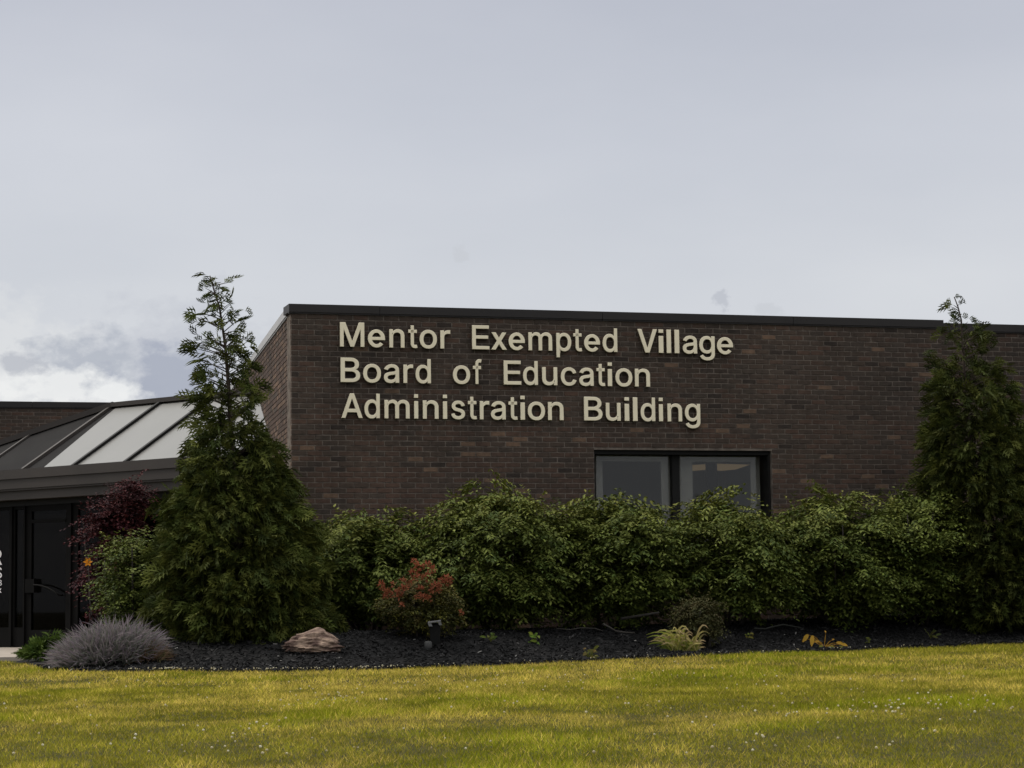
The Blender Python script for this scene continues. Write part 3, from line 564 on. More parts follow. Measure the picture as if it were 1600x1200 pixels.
t2, d2 = rk(1.72)
P5 = [SP(t2 + 0.0, 0.16), SP(0.38, 0.16), SP(0.38, KD - 0.04), SP(*rk(0.02)), SP(t2, d2)]
mb = MB(); mb.poly(P5); mb.poly([p - np.array([0, 0, 0.05]) for p in P5][::-1]); mb.build('dark_roof_panel', M_ROOF, skl)
mb = MB(); mb.bar(SP(*rk(-0.02), -0.01), SP(t2, d2, -0.01), (0, 0, 1), 0.13, 0.085); mb.build('rake', M_FASCIA, skl)
mb = MB(); mb.bar(SP(-0.76, 0.16, 0.0), SP(-0.76, 1.2, 0.0), (0, 0, 1), 0.04, 0.03); mb.build('mullion', M_FASCIA, skl)
mb = MB(); mb.box(FP(TL, 0.05, FZ), FD * (TR - TL), FN * 0.13, np.array([0, 0, 0.025])); mb.build('gutter', M_FASCIA, ent)

# ------------------------------------------------------------------ rear brick block behind the skylight
RA = at(-160, 628.5, 40.6); RB = at(240, 627.0, 41.8); RZ = at(0, 626.6, 41.0)[2]
RA[2] = RB[2] = 0; RU = RB - RA; RL = np.linalg.norm(RU); RU /= RL; RN = np.array([RU[1], -RU[0], 0.0])
rear = empty('rear_building', tuple((RA + RB) / 2), 'flat-topped dark brick block rising behind the sloped skylight', 'building')
mb = MB(); mb.box(RA, RU * (RL + 0.6), -RN * 0.3, np.array([0, 0, RZ - 0.124])); mb.poly([RA - RN * 0.3 + [0, 0, RZ - 0.2], RA + RU * (RL + 0.6) - RN * 0.3 + [0, 0, RZ - 0.2], RA + RU * (RL + 0.6) - RN * 8 + [0, 0, RZ - 0.2], RA - RN * 8 + [0, 0, RZ - 0.2]])
mb.build('wall', M_MORTAR, rear)
mb = MB()
for r in range(34):
    z = RZ - 0.124 - (r + 1) * COURSE + JT / 2; s = 0 if r % 2 else -BL / 2
    while s < RL + 0.5:
        a = max(s, 0); o = RA + RU * a; o[2] = z; brick_mb(mb, o, RU, RN, s + BL - JT - a, COURSE - JT, random.choice((0, 1, 1, 2, 3, 7, 4)), random.uniform(0.005, 0.0085)); s += BL
mb.build('brick', M_BRICK, rear, 'stuff')
for a, b in ((0, 2.4), (2.4, RL + 0.6)): coping(a, b, RA, RU, RN, RZ, parent=rear)

# pavement in front of the doors
mb = MB(); A = FP(TL - 1, 0.5, 0); 
p0_, p1_ = FP(-2.5, 0.48, 0.0), FP(2.2, 0.48, 0.0); q0, q1 = at(-120, 1031.5, 29.2), at(66, 1031.5, 29.2)
mb.hexa([[q0[0], q0[1], -0.1], [q1[0], q1[1], -0.1], [p1_[0], p1_[1], -0.1], [p0_[0], p0_[1], -0.1], [q0[0], q0[1], 0.045], [q1[0], q1[1], 0.045], [p1_[0], p1_[1], ZG - 0.004], [p0_[0], p0_[1], ZG - 0.004]])
mb.build('sidewalk', M_CONC, None, 'structure')

# ------------------------------------------------------------------ foliage generators
def ortho(d, up):
    s = np.cross(d, up); s = nrm(s); return s, nrm(np.cross(s, d))
def leaf_geo(B, D, UPN, L, Wd, fold=0.25):
    """rhombic leaves folded along the midrib; B base, D direction, UPN face normal"""
    S = nrm(np.cross(D, UPN)); n = nrm(np.cross(S, D)); L = L[:, None]; Wd = Wd[:, None]
    m = B + D * L * 0.45
    lft = m + S * Wd * 0.5 + n * Wd * fold * 0.5; rgt = m - S * Wd * 0.5 + n * Wd * fold * 0.5; tip = B + D * L - n * L * 0.08
    V = np.stack([B, lft, tip, rgt], 1).reshape(-1, 3); k = np.arange(len(B))[:, None] * 4
    F = np.concatenate([k + [[0, 2, 1]], k + [[0, 3, 2]]], 1).reshape(-1, 3)
    return V, F
def leafy(name, parent, tips, axes, tl, npair, L, W, cols, mat, droop=0.35, young=None, rng=R_, kind='stuff', normal_up=0.8):
    """twigs with opposite leaf pairs; cols = base colours, young = colour towards which high twig tips go"""
    n = len(tips); ks = np.arange(npair)
    T = np.repeat(tips, npair * 2, 0); A = np.repeat(axes, npair * 2, 0); TL_ = np.repeat(tl, npair * 2)
    k = np.tile(np.repeat(ks, 2), n) / max(1, npair - 1); side = np.tile(np.array([1.0, -1.0]), n * npair)
    up = np.array([0, 0, 1.0]); S = nrm(np.cross(A, up) + 1e-6)
    B = T - A * (TL_ * (1 - k))[:, None] + np.array([0, 0, -1.0]) * (TL_ * 0.25 * k ** 2)[:, None]
    B = B + rng.normal(0, 0.008, B.shape)
    D = nrm(A * (0.45 + 0.5 * k)[:, None] + S * (side * 0.9)[:, None] - up * droop + rng.normal(0, 0.22, B.shape))
    Nn = nrm(up * 1.1 + rng.normal(0, 0.25, B.shape))
    sz = rng.uniform(0.65, 1.1, len(B)) * (1.0 - 0.25 * k)
    V, F = leaf_geo(B, D, Nn, L * sz, W * sz * rng.uniform(0.85, 1.15, len(B)))
    ci = rng.integers(0, len(cols), n); C = np.asarray(cols)[ci]; C = C * rng.uniform(0.75, 1.25, (n, 1))
    C = np.repeat(C, npair * 2, 0) * rng.uniform(0.8, 1.2, (len(B), 1))
    if young is not None:
        yc, amt = young; a = (np.repeat(amt, npair * 2) * (0.35 + 0.65 * k) * rng.uniform(0.3, 1, len(B)))[:, None]; C = C * (1 - a) + np.asarray(yc) * a
    return link(name, mesh_np(name, V, F, mat, tint=np.repeat(C, 4, 0)), parent, kind)
def dome_twigs(c, rx, ry, hup, hdn, n, seed, lump=0.22, zmin=-0.75, shell=0.5, flat=0.45, rng=R_):
    d = nrm(rng.normal(0, 1, (n * 3, 3))); d = d[d[:, 2] > zmin - 0.12][:n]; n = len(d)
    az = np.arctan2(d[:, 1], d[:, 0])
    r = 1 + lump * (fbm(az * 1.6 + 20, d[:, 2] * 2.2 + 9, seed, 3) - 0.5) * 2
    q = 1 - (1 - shell) * rng.random(n) ** 2.2; r = r * q
    P = c + d * np.stack([np.full(n, rx), np.full(n, ry), np.where(d[:, 2] > 0, hup, hdn)], 1) * r[:, None]
    ax = nrm(d * np.array([1, 1, flat]) + rng.normal(0, 0.28, d.shape) + np.array([0, 0, 0.08]))
    return P, ax, d
def bough_twigs(c, rx, ry, hup, hdn, nb, per, seed, rng, zmin=-0.85, lump=0.28, taper=0.55):
    d = nrm(rng.normal(0, 1, (nb * 3, 3))); d = d[d[:, 2] > zmin][:nb]; nb = len(d)
    az = np.arctan2(d[:, 1], d[:, 0]); r = (1 + lump * (fbm(az * 1.7 + 20, d[:, 2] * 2.4 + 9, seed, 3) - 0.5) * 2) * rng.uniform(0.80, 1.02, nb)
    tp = np.where(d[:, 2] < 0, 1 - taper * d[:, 2] ** 2, 1.0)
    d = np.stack([d[:, 0], d[:, 1], np.sign(d[:, 2]) * np.abs(d[:, 2]) ** 0.8], 1) * np.array([1.06, 1.06, 1.0])
    C = c + d * np.stack([rx * tp, ry * tp, np.where(d[:, 2] > 0, hup, hdn)], 1) * r[:, None]
    o = nrm(d * np.array([1, 1, 0.18]) + rng.normal(0, 0.12, d.shape)); t = nrm(np.cross(o, [0, 0, 1.0]) + 1e-6)
    u = rng.uniform(-1, 1, (nb, per)); w_ = rng.uniform(-1, 0.7, (nb, per)); wid = rng.uniform(0.14, 0.27, nb)[:, None]
    P = C[:, None] + t[:, None] * (u * wid)[..., None] + o[:, None] * (w_ * wid * 0.9 - 0.5 * wid * u ** 2)[..., None]
    P = P + np.array([0, 0, 1.0]) * (rng.normal(0, 0.022, (nb, per)) - 0.10 * np.abs(u) * wid / 0.2 - 0.10 * np.clip(w_, 0, 1) * wid / 0.2)[..., None]
    A = nrm(o[:, None] + t[:, None] * (u * 0.8)[..., None] + rng.normal(0, 0.14, (nb, per, 3)) - np.array([0, 0, 0.10]))
    return P.reshape(-1, 3), A.reshape(-1, 3)
def stems(parent, base, c, rx, ry, h, n, rad, mat=M_STEM, name='stem', rng=R_, spread=0.12):
    mb = MB()
    for k in range(n):
        a = 2 * math.pi * k / n + rng.uniform(-0.4, 0.4); f = rng.uniform(0.35, 0.8)
        b = base + np.array([math.cos(a) * spread, math.sin(a) * spread, -0.04]); e = np.array([c[0] + math.cos(a) * rx * f, c[1] + math.sin(a) * ry * f, base[2] + h * rng.uniform(0.55, 0.85)])
        m = b * 0.5 + e * 0.5 + np.array([0, 0, -0.05]) + rng.normal(0, 0.04, 3)
        mb.tube([b, b * 0.6 + m * 0.4, m, e], [rad, rad * 0.85, rad * 0.7, rad * 0.3], 5)
    return mb.build(name, mat, parent)
GR = [(0.082, 0.106, 0.020), (0.100, 0.124, 0.024), (0.054, 0.078, 0.017), (0.128, 0.150, 0.034)]
def bush(px, Y, wpx, ytop, ybot, label, seed, ntw=1500, dy=0.9, young_amt=0.5, name='green_shrub', cat='shrub', group='green hedge shrubs', cols=GR, yc=(0.29, 0.245, 0.05), L=0.098, W=0.044, tl=(0.20, 0.36), npair=5, sprigs=14, bfrac=0.85):
    rng = np.random.default_rng(seed)
    c = at(px, 940, Y); zb = float(bed_z(c[0], c[1])); zt = at(px, ytop, Y)[2]; zl = max(at(px, ybot, Y)[2], zb + 0.05)
    rx = wpx / 2.0 / FPX * Y; zc = zl + (zt - zl) * 0.45
    b = empty(name, (c[0], c[1], zb), label, cat, group)
    ctr = np.array([c[0], c[1], zc])
    P, ax, d = dome_twigs(ctr, rx * 0.86, dy * 0.86, (zt - zc) * 0.90, (zc - zl) * 0.85, int(ntw * 0.42), seed, rng=rng, shell=0.3, zmin=-0.85)
    P2, ax2 = bough_twigs(ctr, rx, dy, zt - zc + 0.06, zc - zl, int(ntw * bfrac / 9), 9, seed, rng)
    P = np.concatenate([P, P2]); ax = np.concatenate([ax, ax2])
    # long sprigs on top
    ns = sprigs; sx = rng.uniform(-0.75, 0.75, ns); sy = rng.uniform(-0.5, 0.5, ns)
    top = np.stack([c[0] + sx * rx, c[1] + sy * dy, zc + (zt - zc) * np.sqrt(np.clip(1 - sx ** 2 * 0.8 - sy ** 2 * 0.5, 0.1, 1)) + rng.uniform(0.02, 0.16, ns)], 1)
    P = np.concatenate([P, top]); ax = np.concatenate([ax, nrm(np.stack([rng.normal(0, 0.35, ns), rng.normal(0, 0.35, ns), np.full(ns, 0.9)], 1))])
    n = len(P); T = rng.uniform(tl[0], tl[1], n)
    amt = np.clip((P[:, 2] - (zc + 0.25 * (zt - zc))) / (0.75 * (zt - zc)), 0, 1) * young_amt * (rng.random(n) < 0.75)
    leafy('foliage', b, P, ax, T, npair, L, W, cols, M_LEAF, young=(yc, amt), rng=rng)
    stems(b, np.array([c[0], c[1], zb]), c, rx, dy, zt - zb, 9, 0.022, rng=rng)
    return b
bush(575, 27.4, 275, 797, 972, 'green shrub filling the gap between the tall conifer and the broad hedge, below the sign', 1, dy=1.15, ntw=2500)
bush(775, 27.3, 285, 762, 972, 'tallest broad green shrub, just right of the orange-tipped bush', 2, ntw=3000, dy=1.2, sprigs=22)
bush(955, 27.8, 270, 775, 968, 'green shrub directly under the left window pane', 3, ntw=2600, dy=1.15)
bush(1140, 28.1, 255, 777, 964, 'green shrub directly under the right window pane behind the strap-leaf clump', 4, ntw=2500, dy=1.15)
bush(1310, 28.5, 270, 768, 966, 'green shrub right of the window, behind the yellowing plant', 5, ntw=2600, dy=1.15)
bush(1432, 29.0, 185, 757, 980, 'darker green shrub crowding the foot of the right conifer', 6, ntw=1900, dy=1.05, young_amt=0.15)
bush(1640, 29.7, 220, 800, 965, 'green shrub cut by the picture edge beyond the right conifer', 7, ntw=900, young_amt=0.15)
bush(205, 27.0, 130, 826, 985, 'small round green shrub at the left side of the tall conifer', 8, ntw=900, dy=0.7, young_amt=0.35, group=None, L=0.062)

# purple-leaved shrub by the door
PUR = [(0.045, 0.012, 0.015), (0.060, 0.016, 0.018), (0.035, 0.012, 0.015), (0.080, 0.020, 0.019)]
bush(168, 29.6, 120, 772, 962, 'dark purple-red leaved shrub standing beside the glass entrance door', 21, ntw=700, dy=0.6, name='purple_shrub', group=None, cols=PUR, yc=(0.10, 0.028, 0.026), young_amt=0.4, L=0.07, W=0.045, sprigs=12)
c_ = COL.objects['purple_shrub']
rng = np.random.default_rng(77)
P_, A_, d_ = dome_twigs(at(205, 775, 29.8), 0.42, 0.4, 0.28, 0.5, 240, 33, rng=rng)
leafy('foliage', c_, P_, A_, rng.uniform(0.15, 0.3, len(P_)), 6, 0.055, 0.034, PUR, M_LEAF, young=((0.10, 0.028, 0.026), np.full(len(P_), 0.2)), rng=rng)

# ---------------- conifers
def spray_template():
    V = []; F = []
    def rh(p, a, L, w, dz0):
        d = np.array([math.cos(a), math.sin(a)]); s = np.array([-d[1], d[0]]); i = len(V)
        for q, wz in ((p, 0), (p + d * L * 0.45 + s * w / 2, 0.01), (p + d * L, -0.02), (p + d * L * 0.45 - s * w / 2, 0.01)):
            V.append((q[0], q[1], wz - 0.30 * q[0] ** 2 - 0.12 * abs(q[1])))
        F.extend([(i, i + 2, i + 1), (i, i + 3, i + 2)])
    rh(np.array([0.0, 0.0]), 0, 1.0, 0.085, 0)
    for k, x in enumerate((0.14, 0.36, 0.58)):
        for sgn in (1, -1):
            x2 = x + (0.10 if sgn < 0 else 0); L = (0.60, 0.50, 0.36)[k]; a = sgn * math.radians(48 - 14 * x)
            p = np.array([x2, 0.0]); rh(p, a, L, 0.105, 0); e = np.array([math.cos(a), math.sin(a)]) * L
            if k < 2: rh(p + e * 0.45, a - sgn * math.radians(42), L * 0.48, 0.075, 0)
    return np.array(V), np.array(F)
SPV, SPF = spray_template()
def sprays(name, parent, P, A, size, cols, rng, up_bias=0.3, kind='stuff', young=None, mat=M_CONIFER, mul=None):
    n = len(P); A = nrm(A)
    ref = nrm(rng.normal(0, 1, (n, 3)) * np.array([1, 1, 0.6]) + np.array([0, 0, up_bias])); S = nrm(np.cross(ref, A)); Nn = nrm(np.cross(A, S))
    V = P[:, None] + size[:, None, None] * (SPV[None, :, 0:1] * A[:, None] + SPV[None, :, 1:2] * S[:, None] + SPV[None, :, 2:3] * Nn[:, None])
    V = V - np.array([0, 0, 1.0]) * (size[:, None] * 0.22 * SPV[None, :, 0] ** 2)[..., None]
    k = len(SPV); F = (np.arange(n)[:, None, None] * k + SPF[None]).reshape(-1, 3)
    C = np.asarray(cols)[rng.integers(0, len(cols), n)] * rng.uniform(0.7, 1.3, (n, 1))
    if mul is not None: C = C * mul[:, None]
    C = np.repeat(C[:, None], k, 1); x = SPV[None, :, 0:1]
    yc = np.asarray(young if young is not None else (0.10, 0.11, 0.022)); a = np.clip(x - 0.45, 0, 1) * rng.uniform(0, 0.9, (n, 1, 1)); C = C * (1 - a) + yc * a
    return link(name, mesh_np(name, V.reshape(-1, 3), F, mat, tint=C.reshape(-1, 3)), parent, kind)
def conifer(Y, rows, trunk_px, label, seed, nbr, dens, sparse_z, ssize=(0.11, 0.25), group='pointed conifers in the bed', dark=1.0):
    """rows: (y, left, right) of the outline in the photograph; trunk_px: (x, y) along the leader"""
    rng = np.random.default_rng(seed)
    base = at(trunk_px[0][0], trunk_px[0][1], Y); zb = float(bed_z(base[0], base[1])); base[2] = zb - 0.05
    tr = [base] + [at(x, y, Y + 0.03 * math.sin(k * 2.1)) for k, (x, y) in enumerate(trunk_px[1:])]; tr = np.array(tr)
    t = empty('conifer_tree', (base[0], base[1], zb), label, 'tree', group)
    ry = np.array([r[0] for r in rows], float); rz = np.array([at(800, y, Y)[2] for y in ry])
    cx = np.array([at((l + r) / 2, y, Y)[0] for y, l, r in rows]); rr = np.array([(r - l) / 2 / FPX * Y for y, l, r in rows])
    rr = np.where(rz > sparse_z + 0.2, rr * 0.84, np.maximum(rr - 0.035, 0.06)); o = np.argsort(rz); rz, cx, rr = rz[o], cx[o], rr[o]
    H = tr[-1][2] - zb
    mb = MB(); rad = [0.055 * (1 - 0.93 * (p[2] - zb) / H) + 0.003 for p in tr]; mb.tube(list(tr), rad, 7); mb.build('trunk', M_BARK, t)
    def trunk_at(z): return np.array([np.interp(z, tr[:, 2], tr[:, 0]), np.interp(z, tr[:, 2], tr[:, 1]), z])
    P = []; A = []; SZ = []; TN = []; br = MB()
    zs = rng.random(nbr * 6) * (tr[-1][2] - 0.02 - rz[0]) + rz[0]; R = np.interp(zs, rz, rr)
    keep = rng.random(len(zs)) < np.clip(R / rr.max(), 0.13, 1) ** 1.15; zs = zs[keep][:nbr]
    for z in zs:
        R = float(np.interp(z, rz, rr)); ccx = float(np.interp(z, rz, cx)); az = rng.uniform(0, 2 * math.pi); L = R * (rng.uniform(0.66, 1.06) if z < sparse_z else rng.uniform(0.35, 1.2))
        e = np.array([ccx + math.cos(az) * L, Y + (math.sin(az) * L), z]); s = trunk_at(max(zb + 0.1, z - L * rng.uniform(0.25, 0.6)))
        sag = -0.10 * L if z < sparse_z else 0.02 * L
        m = s * 0.45 + e * 0.55 + np.array([0, 0, sag]); d = nrm(e - s)
        th = min(1.0, max(0.0, (z - sparse_z + 0.2) / 1.3)); top = th > 0.35
        if top or rng.random() < 0.25: br.tube([s, m, e], [0.011 if not top else 0.007, 0.007 if not top else 0.005, 0.002], 4, cap=False)
        n = max(2, int(dens * L * (1.0 - 0.66 * th)) + int(3 - 2 * th))
        f = rng.uniform(0.30 if not top else 0.35, 1.0, n) ** 0.55; f[0] = 1.0
        q = np.where(f[:, None] < 0.55, s + (m - s) * (f / 0.55)[:, None], m + (e - m) * ((f - 0.55) / 0.45)[:, None])
        q = q + rng.normal(0, 0.045 if not top else 0.03, q.shape)
        out = np.array([math.cos(az), math.sin(az), 0.0])
        a = nrm(out * 0.9 + d * 0.5 + rng.normal(0, 0.5, q.shape) + np.array([0, 0, 0.0 if not top else 0.2]))
        P.append(q); A.append(a); SZ.append(rng.uniform(ssize[0], ssize[1], n) * (1.0 - 0.12 * th)); TN.append(np.full(n, rng.uniform(0.55, 1.5)))
    # sprays along the leader
    lz = rng.uniform(sparse_z - 0.9, tr[-1][2], 30); az = rng.uniform(0, 2 * math.pi, 30)
    P.append(np.array([trunk_at(z) for z in lz])); A.append(np.stack([np.cos(az), np.sin(az), np.full(30, 0.35)], 1)); SZ.append(rng.uniform(0.08, 0.16, 30) * np.clip((tr[-1][2] - lz) * 3.0 + 0.7, 0.4, 1.2))
    TN.append(np.ones(30)); P, A, SZ, TN = np.concatenate(P), np.concatenate(A), np.concatenate(SZ), np.concatenate(TN)
    if br.f: br.build('branch', M_BARK, t, 'stuff')
    sprays('crown', t, P, A, SZ, [(0.048, 0.062, 0.013), (0.064, 0.075, 0.016), (0.034, 0.047, 0.012), (0.080, 0.088, 0.018)], rng, mul=TN * dark)
    return t
conifer(25.6, [(428, 325, 352), (445, 314, 362), (470, 306, 380), (500, 304, 378), (530, 300, 394), (560, 302, 404), (600, 302, 412), (640, 312, 416), (680, 302, 428), (720, 290, 446), (760, 268, 462), (800, 254, 480), (850, 246, 498), (900, 244, 510), (950, 248, 518), (990, 262, 516), (1018, 300, 480)],
        [(385, 1015), (372, 850), (362, 700), (357, 600), (352, 540), (343, 480), (334, 452), (328, 431)], 'tall pointed conifer with a sparse leaning top at the left corner of the brick wall', 101, 820, 19, 2.0 + EYE)
conifer(29.0, [(463, 1490, 1500), (478, 1482, 1516), (500, 1478, 1524), (530, 1462, 1545), (560, 1462, 1552), (600, 1456, 1572), (650, 1458, 1590), (700, 1446, 1606), (750, 1444, 1622), (800, 1446, 1640), (850, 1450, 1655), (900, 1455, 1660), (950, 1470, 1660), (985, 1500, 1630)],
        [(1545, 985), (1530, 850), (1515, 700), (1508, 600), (1504, 540), (1502, 500), (1497, 480), (1491, 464)], 'dark pointed conifer against the right end of the brick wall, tip above the roof', 102, 720, 17, 2.55 + EYE, dark=0.75)

# ---------------- orange-tipped low bush
rng = np.random.default_rng(55)
c = at(660, 985, 25.6); zb = float(bed_z(c[0], c[1])); ob = empty('orange_tipped_bush', (c[0], c[1], zb), 'low bush with orange-red young leaf tips in front of the hedge', 'bush')
OB = [(0.075, 0.080, 0.022), (0.095, 0.080, 0.026), (0.060, 0.064, 0.024), (0.12, 0.115, 0.022)]
zt = at(660, 893, 25.6)[2]; ctr = np.array([c[0], c[1], zb + (zt - zb) * 0.5])
P, ax, d = dome_twigs(ctr, 0.50, 0.45, (zt - zb) * 0.46, (zt - zb) * 0.48, 1100, 12, lump=0.35, zmin=-0.95, shell=0.6, rng=rng)
leafy('foliage', ob, P, ax, rng.uniform(0.1, 0.2, len(P)), 5, 0.05, 0.027, OB, M_LEAF, rng=rng, young=((0.16, 0.075, 0.02), np.clip((P[:, 2] - ctr[2]) * 1.6, 0, 0.5)))
stems(ob, np.array([c[0], c[1], zb]), c, 0.4, 0.35, zt - zb, 8, 0.010, rng=rng)
pr = np.random.default_rng(3); cl = []
for k in range(3):
    n = 26; dd = nrm(pr.normal(0, 1, (n, 3)) + np.array([0, 0, 0.5])); B = dd * pr.uniform(0.0, 0.035, (n, 1))
    V, F = leaf_geo(B, nrm(dd * 1.0 + pr.normal(0, 0.3, dd.shape)), nrm(pr.normal(0, 0.5, dd.shape) + np.array([0, -0.3, 0.8])), pr.uniform(0.03, 0.055, n), pr.uniform(0.018, 0.03, n))
    C = np.asarray([(0.29, 0.085, 0.045), (0.34, 0.115, 0.06), (0.24, 0.09, 0.042)])[pr.integers(0, 3, n)] * pr.uniform(0.75, 1.2, (n, 1))
    cl.append(mesh_np('leaf_cluster', V, F, M_PETAL, tint=np.repeat(C, 4, 0)))
CLP = [(598, 920), (606, 926), (613, 930), (596, 913), (620, 925), (628, 922), (634, 919), (629, 909), (641, 911), (603, 932), (613, 913), (624, 932), (647, 877), (653, 885), (660, 886), (668, 883), (655, 893), (676, 890), (690, 907), (697, 904), (704, 906), (682, 915), (688, 918), (676, 921), (684, 924), (664, 903), (652, 932), (662, 934), (672, 935), (650, 903), (628, 946), (657, 921), (720, 958), (643, 895), (668, 898), (699, 910)]
for k, (x, y) in enumerate(CLP):
    o = bpy.data.objects.new('leaf_cluster', cl[k % 3]); COL.objects.link(o); o.parent = ob; o.matrix_parent_inverse = world_of(ob).inverted()
    dx = (at(x, y, 25.3)[0] - c[0]) / 0.55; dz = (at(x, y, 25.3)[2] - ctr[2]) / 0.42
    yy = c[1] - 0.45 * math.sqrt(max(0.05, 1 - min(1, dx * dx * 0.8 + max(0, dz) ** 2 * 0.6))) - 0.05
    o.location = at(x, y, yy); o.rotation_euler = (random.uniform(-0.4, 0.4), random.uniform(-0.4, 0.4), random.uniform(0, 6)); o.scale = (1.0,) * 3 if k % 2 else (0.75,) * 3

# ---------------- lavender mound and dried edge
def wisps(name, parent, c, rx, ry, h, n, Lr, wd, cols, rng, up=0.7, kind='stuff', mat=M_PETAL, tipc=None):
    a = rng.uniform(0, 2 * math.pi, n); r = np.sqrt(rng.random(n)); B = np.stack([c[0] + np.cos(a) * r * rx * 0.75, c[1] + np.sin(a) * r * ry * 0.75, np.full(n, 0.0)], 1)
    B[:, 2] = bed_z(B[:, 0], B[:, 1]) + h * np.sqrt(np.clip(1 - r ** 2, 0, 1)) * rng.uniform(0.25, 0.9, n)
    D = nrm(np.stack([np.cos(a) * r, np.sin(a) * r, np.full(n, up)], 1) + rng.normal(0, 0.42, (n, 3))); L = rng.uniform(Lr[0], Lr[1], n)
    S = nrm(np.cross(D, rng.normal(0, 1, (n, 3)))) * wd
    mid = B + D * (L * 0.55)[:, None]; tip = B + D * L[:, None] + np.array([0, 0, -1.0]) * (L * 0.12)[:, None]
    V = np.stack([B - S * 0.5, B + S * 0.5, mid + S * 0.6, tip, mid - S * 0.6], 1).reshape(-1, 3); k = np.arange(n)[:, None] * 5
    F = np.concatenate([k + [[0, 1, 2]], k + [[0, 2, 4]], k + [[4, 2, 3]]], 1).reshape(-1, 3)
    C = np.asarray(cols)[rng.integers(0, len(cols), n)] * rng.uniform(0.7, 1.25, (n, 1)); C = np.repeat(C[:, None], 5, 1)
    if tipc is not None:
        tcs = np.asarray(tipc)[rng.integers(0, len(tipc), n)]; C[:, 2] = C[:, 2] * 0.4 + tcs * 0.6; C[:, 4] = C[:, 2]; C[:, 3] = tcs
    return link(name, mesh_np(name, V, F, mat, tint=C.reshape(-1, 3)), parent, kind)
rng = np.random.default_rng(66)
c = at(170, 1030, 24.0); zb = float(bed_z(c[0], c[1])); lav = empty('lavender_plant', (c[0], c[1], zb), 'grey-mauve wispy mounded plant at the left front corner of the mulch', 'plant')
wisps('foliage', lav, c, 0.68, 0.5, 0.38, 4600, (0.07, 0.30), 0.007, [(0.11, 0.13, 0.09), (0.13, 0.135, 0.105), (0.09, 0.11, 0.075)], rng, tipc=[(0.29, 0.22, 0.255), (0.23, 0.18, 0.23), (0.33, 0.27, 0.29), (0.19, 0.195, 0.165)])
c2 = at(232, 1036, 23.9); dry = empty('dry_plant', tuple(c2), 'tan dried low plant between the mauve mound and the black mulch', 'plant')
wisps('foliage', dry, c2, 0.26, 0.25, 0.16, 900, (0.06, 0.16), 0.006, [(0.17, 0.105, 0.065), (0.13, 0.085, 0.05), (0.11, 0.10, 0.045)], rng, up=0.5)

# ---------------- juniper by the pavement
rng = np.random.default_rng(67)
c = at(78, 1022, 27.6); zb = float(bed_z(c[0], c[1])); ju = empty('juniper', (c[0], c[1], zb), 'low spreading bright green juniper beside the pavement and door', 'shrub')
n = 330; a = rng.uniform(0, 2 * math.pi, n); r = rng.random(n) ** 0.6
P = np.stack([c[0] + np.cos(a) * r * 0.24, c[1] + np.sin(a) * r * 0.24, zb + 0.04 + 0.28 * (1 - r) * rng.random(n)], 1)
A = np.stack([np.cos(a) + 0.35, np.sin(a), rng.uniform(0.1, 0.8, n)], 1)
sprays('foliage', ju, P, A, rng.uniform(0.14, 0.26, n), [(0.050, 0.085, 0.014), (0.065, 0.10, 0.016), (0.04, 0.07, 0.014)], rng, 0.7, young=(0.12, 0.15, 0.03))
mb = MB(); mb.tube([c + [0, 0, -0.02], c + [0.05, 0, 0.12]], [0.015, 0.006], 5); mb.build('stem', M_STEM, ju)

# ---------------- strap leaves, small plants, weeds
def strap_mesh(pts, wd, col, name='leaf', tip=None):
    pts = np.asarray(pts, float); n = len(pts); V = []; C = []
    for k in range(n):
        t = nrm(pts[min(k + 1, n - 1)] - pts[max(k - 1, 0)]); s = nrm(np.cross(t, [0.2, -1.0, 0.35])); f = math.sin(math.pi * (0.12 + 0.84 * k / (n - 1))) * wd / 2
        V += [pts[k] - s * f, pts[k] + np.array([0, 0.004, -0.004]), pts[k] + s * f]
        cc = np.asarray(col) * (1 - k / (n - 1)) + np.asarray(tip if tip else col) * k / (n - 1); C += [cc] * 3
    F = [(3 * k + j, 3 * k + j + 1, 3 * k + j + 4, 3 * k + j + 3) for k in range(n - 1) for j in (0, 1)]
    return mesh_np(name, V, F, M_PETAL, tint=np.asarray(C), smooth=True)
rng = np.random.default_rng(68)
c = at(1066, 990, 25.9); zb = float(bed_z(c[0], c[1])); dl = empty('strap_leaf_plant', (c[0], c[1], zb), 'clump of arching yellow-green strap leaves on the black mulch', 'plant')
for k in range(95):
    a = rng.uniform(-0.2, math.pi + 0.2) + math.pi if rng.random() < 0.75 else rng.uniform(0, math.pi); L = rng.uniform(0.16, 0.40)
    b = np.array([c[0] + rng.uniform(-0.13, 0.17), c[1] + rng.uniform(-0.1, 0.1), zb]); o = np.array([math.cos(a) * 0.75 - 0.2, math.sin(a) * 0.6, 0.0])
    hgt = rng.uniform(0.5, 1.8)
    if k == 0: o = np.array([-0.9, -0.1, 0]); L, hgt = 0.52, 0.95
    if k == 1: o = np.array([-1.0, -0.05, 0]); L, hgt = 0.42, 0.9
    if k == 2: o = np.array([-0.05, -0.2, 0]); L, hgt = 0.34, 1.2
    if k == 3: o = np.array([0.45, -0.2, 0]); L, hgt = 0.26, 1.1
    pts = [b + o * L * u ** 1.15 + np.array([0, 0, 1.0]) * (L * hgt * (1.25 * u - 0.85 * u * u)) for u in np.linspace(0, 1, 7)]
    for p in pts: p[2] = max(p[2], zb + 0.008)
    col = [(0.24, 0.27, 0.045), (0.36, 0.34, 0.08), (0.14, 0.18, 0.03), (0.42, 0.36, 0.13)][rng.integers(0, 4)]
    tip = (0.42, 0.30, 0.17) if rng.random() < 0.4 else None
    link('leaf', strap_mesh(pts, 0.021, col, tip=tip), dl)
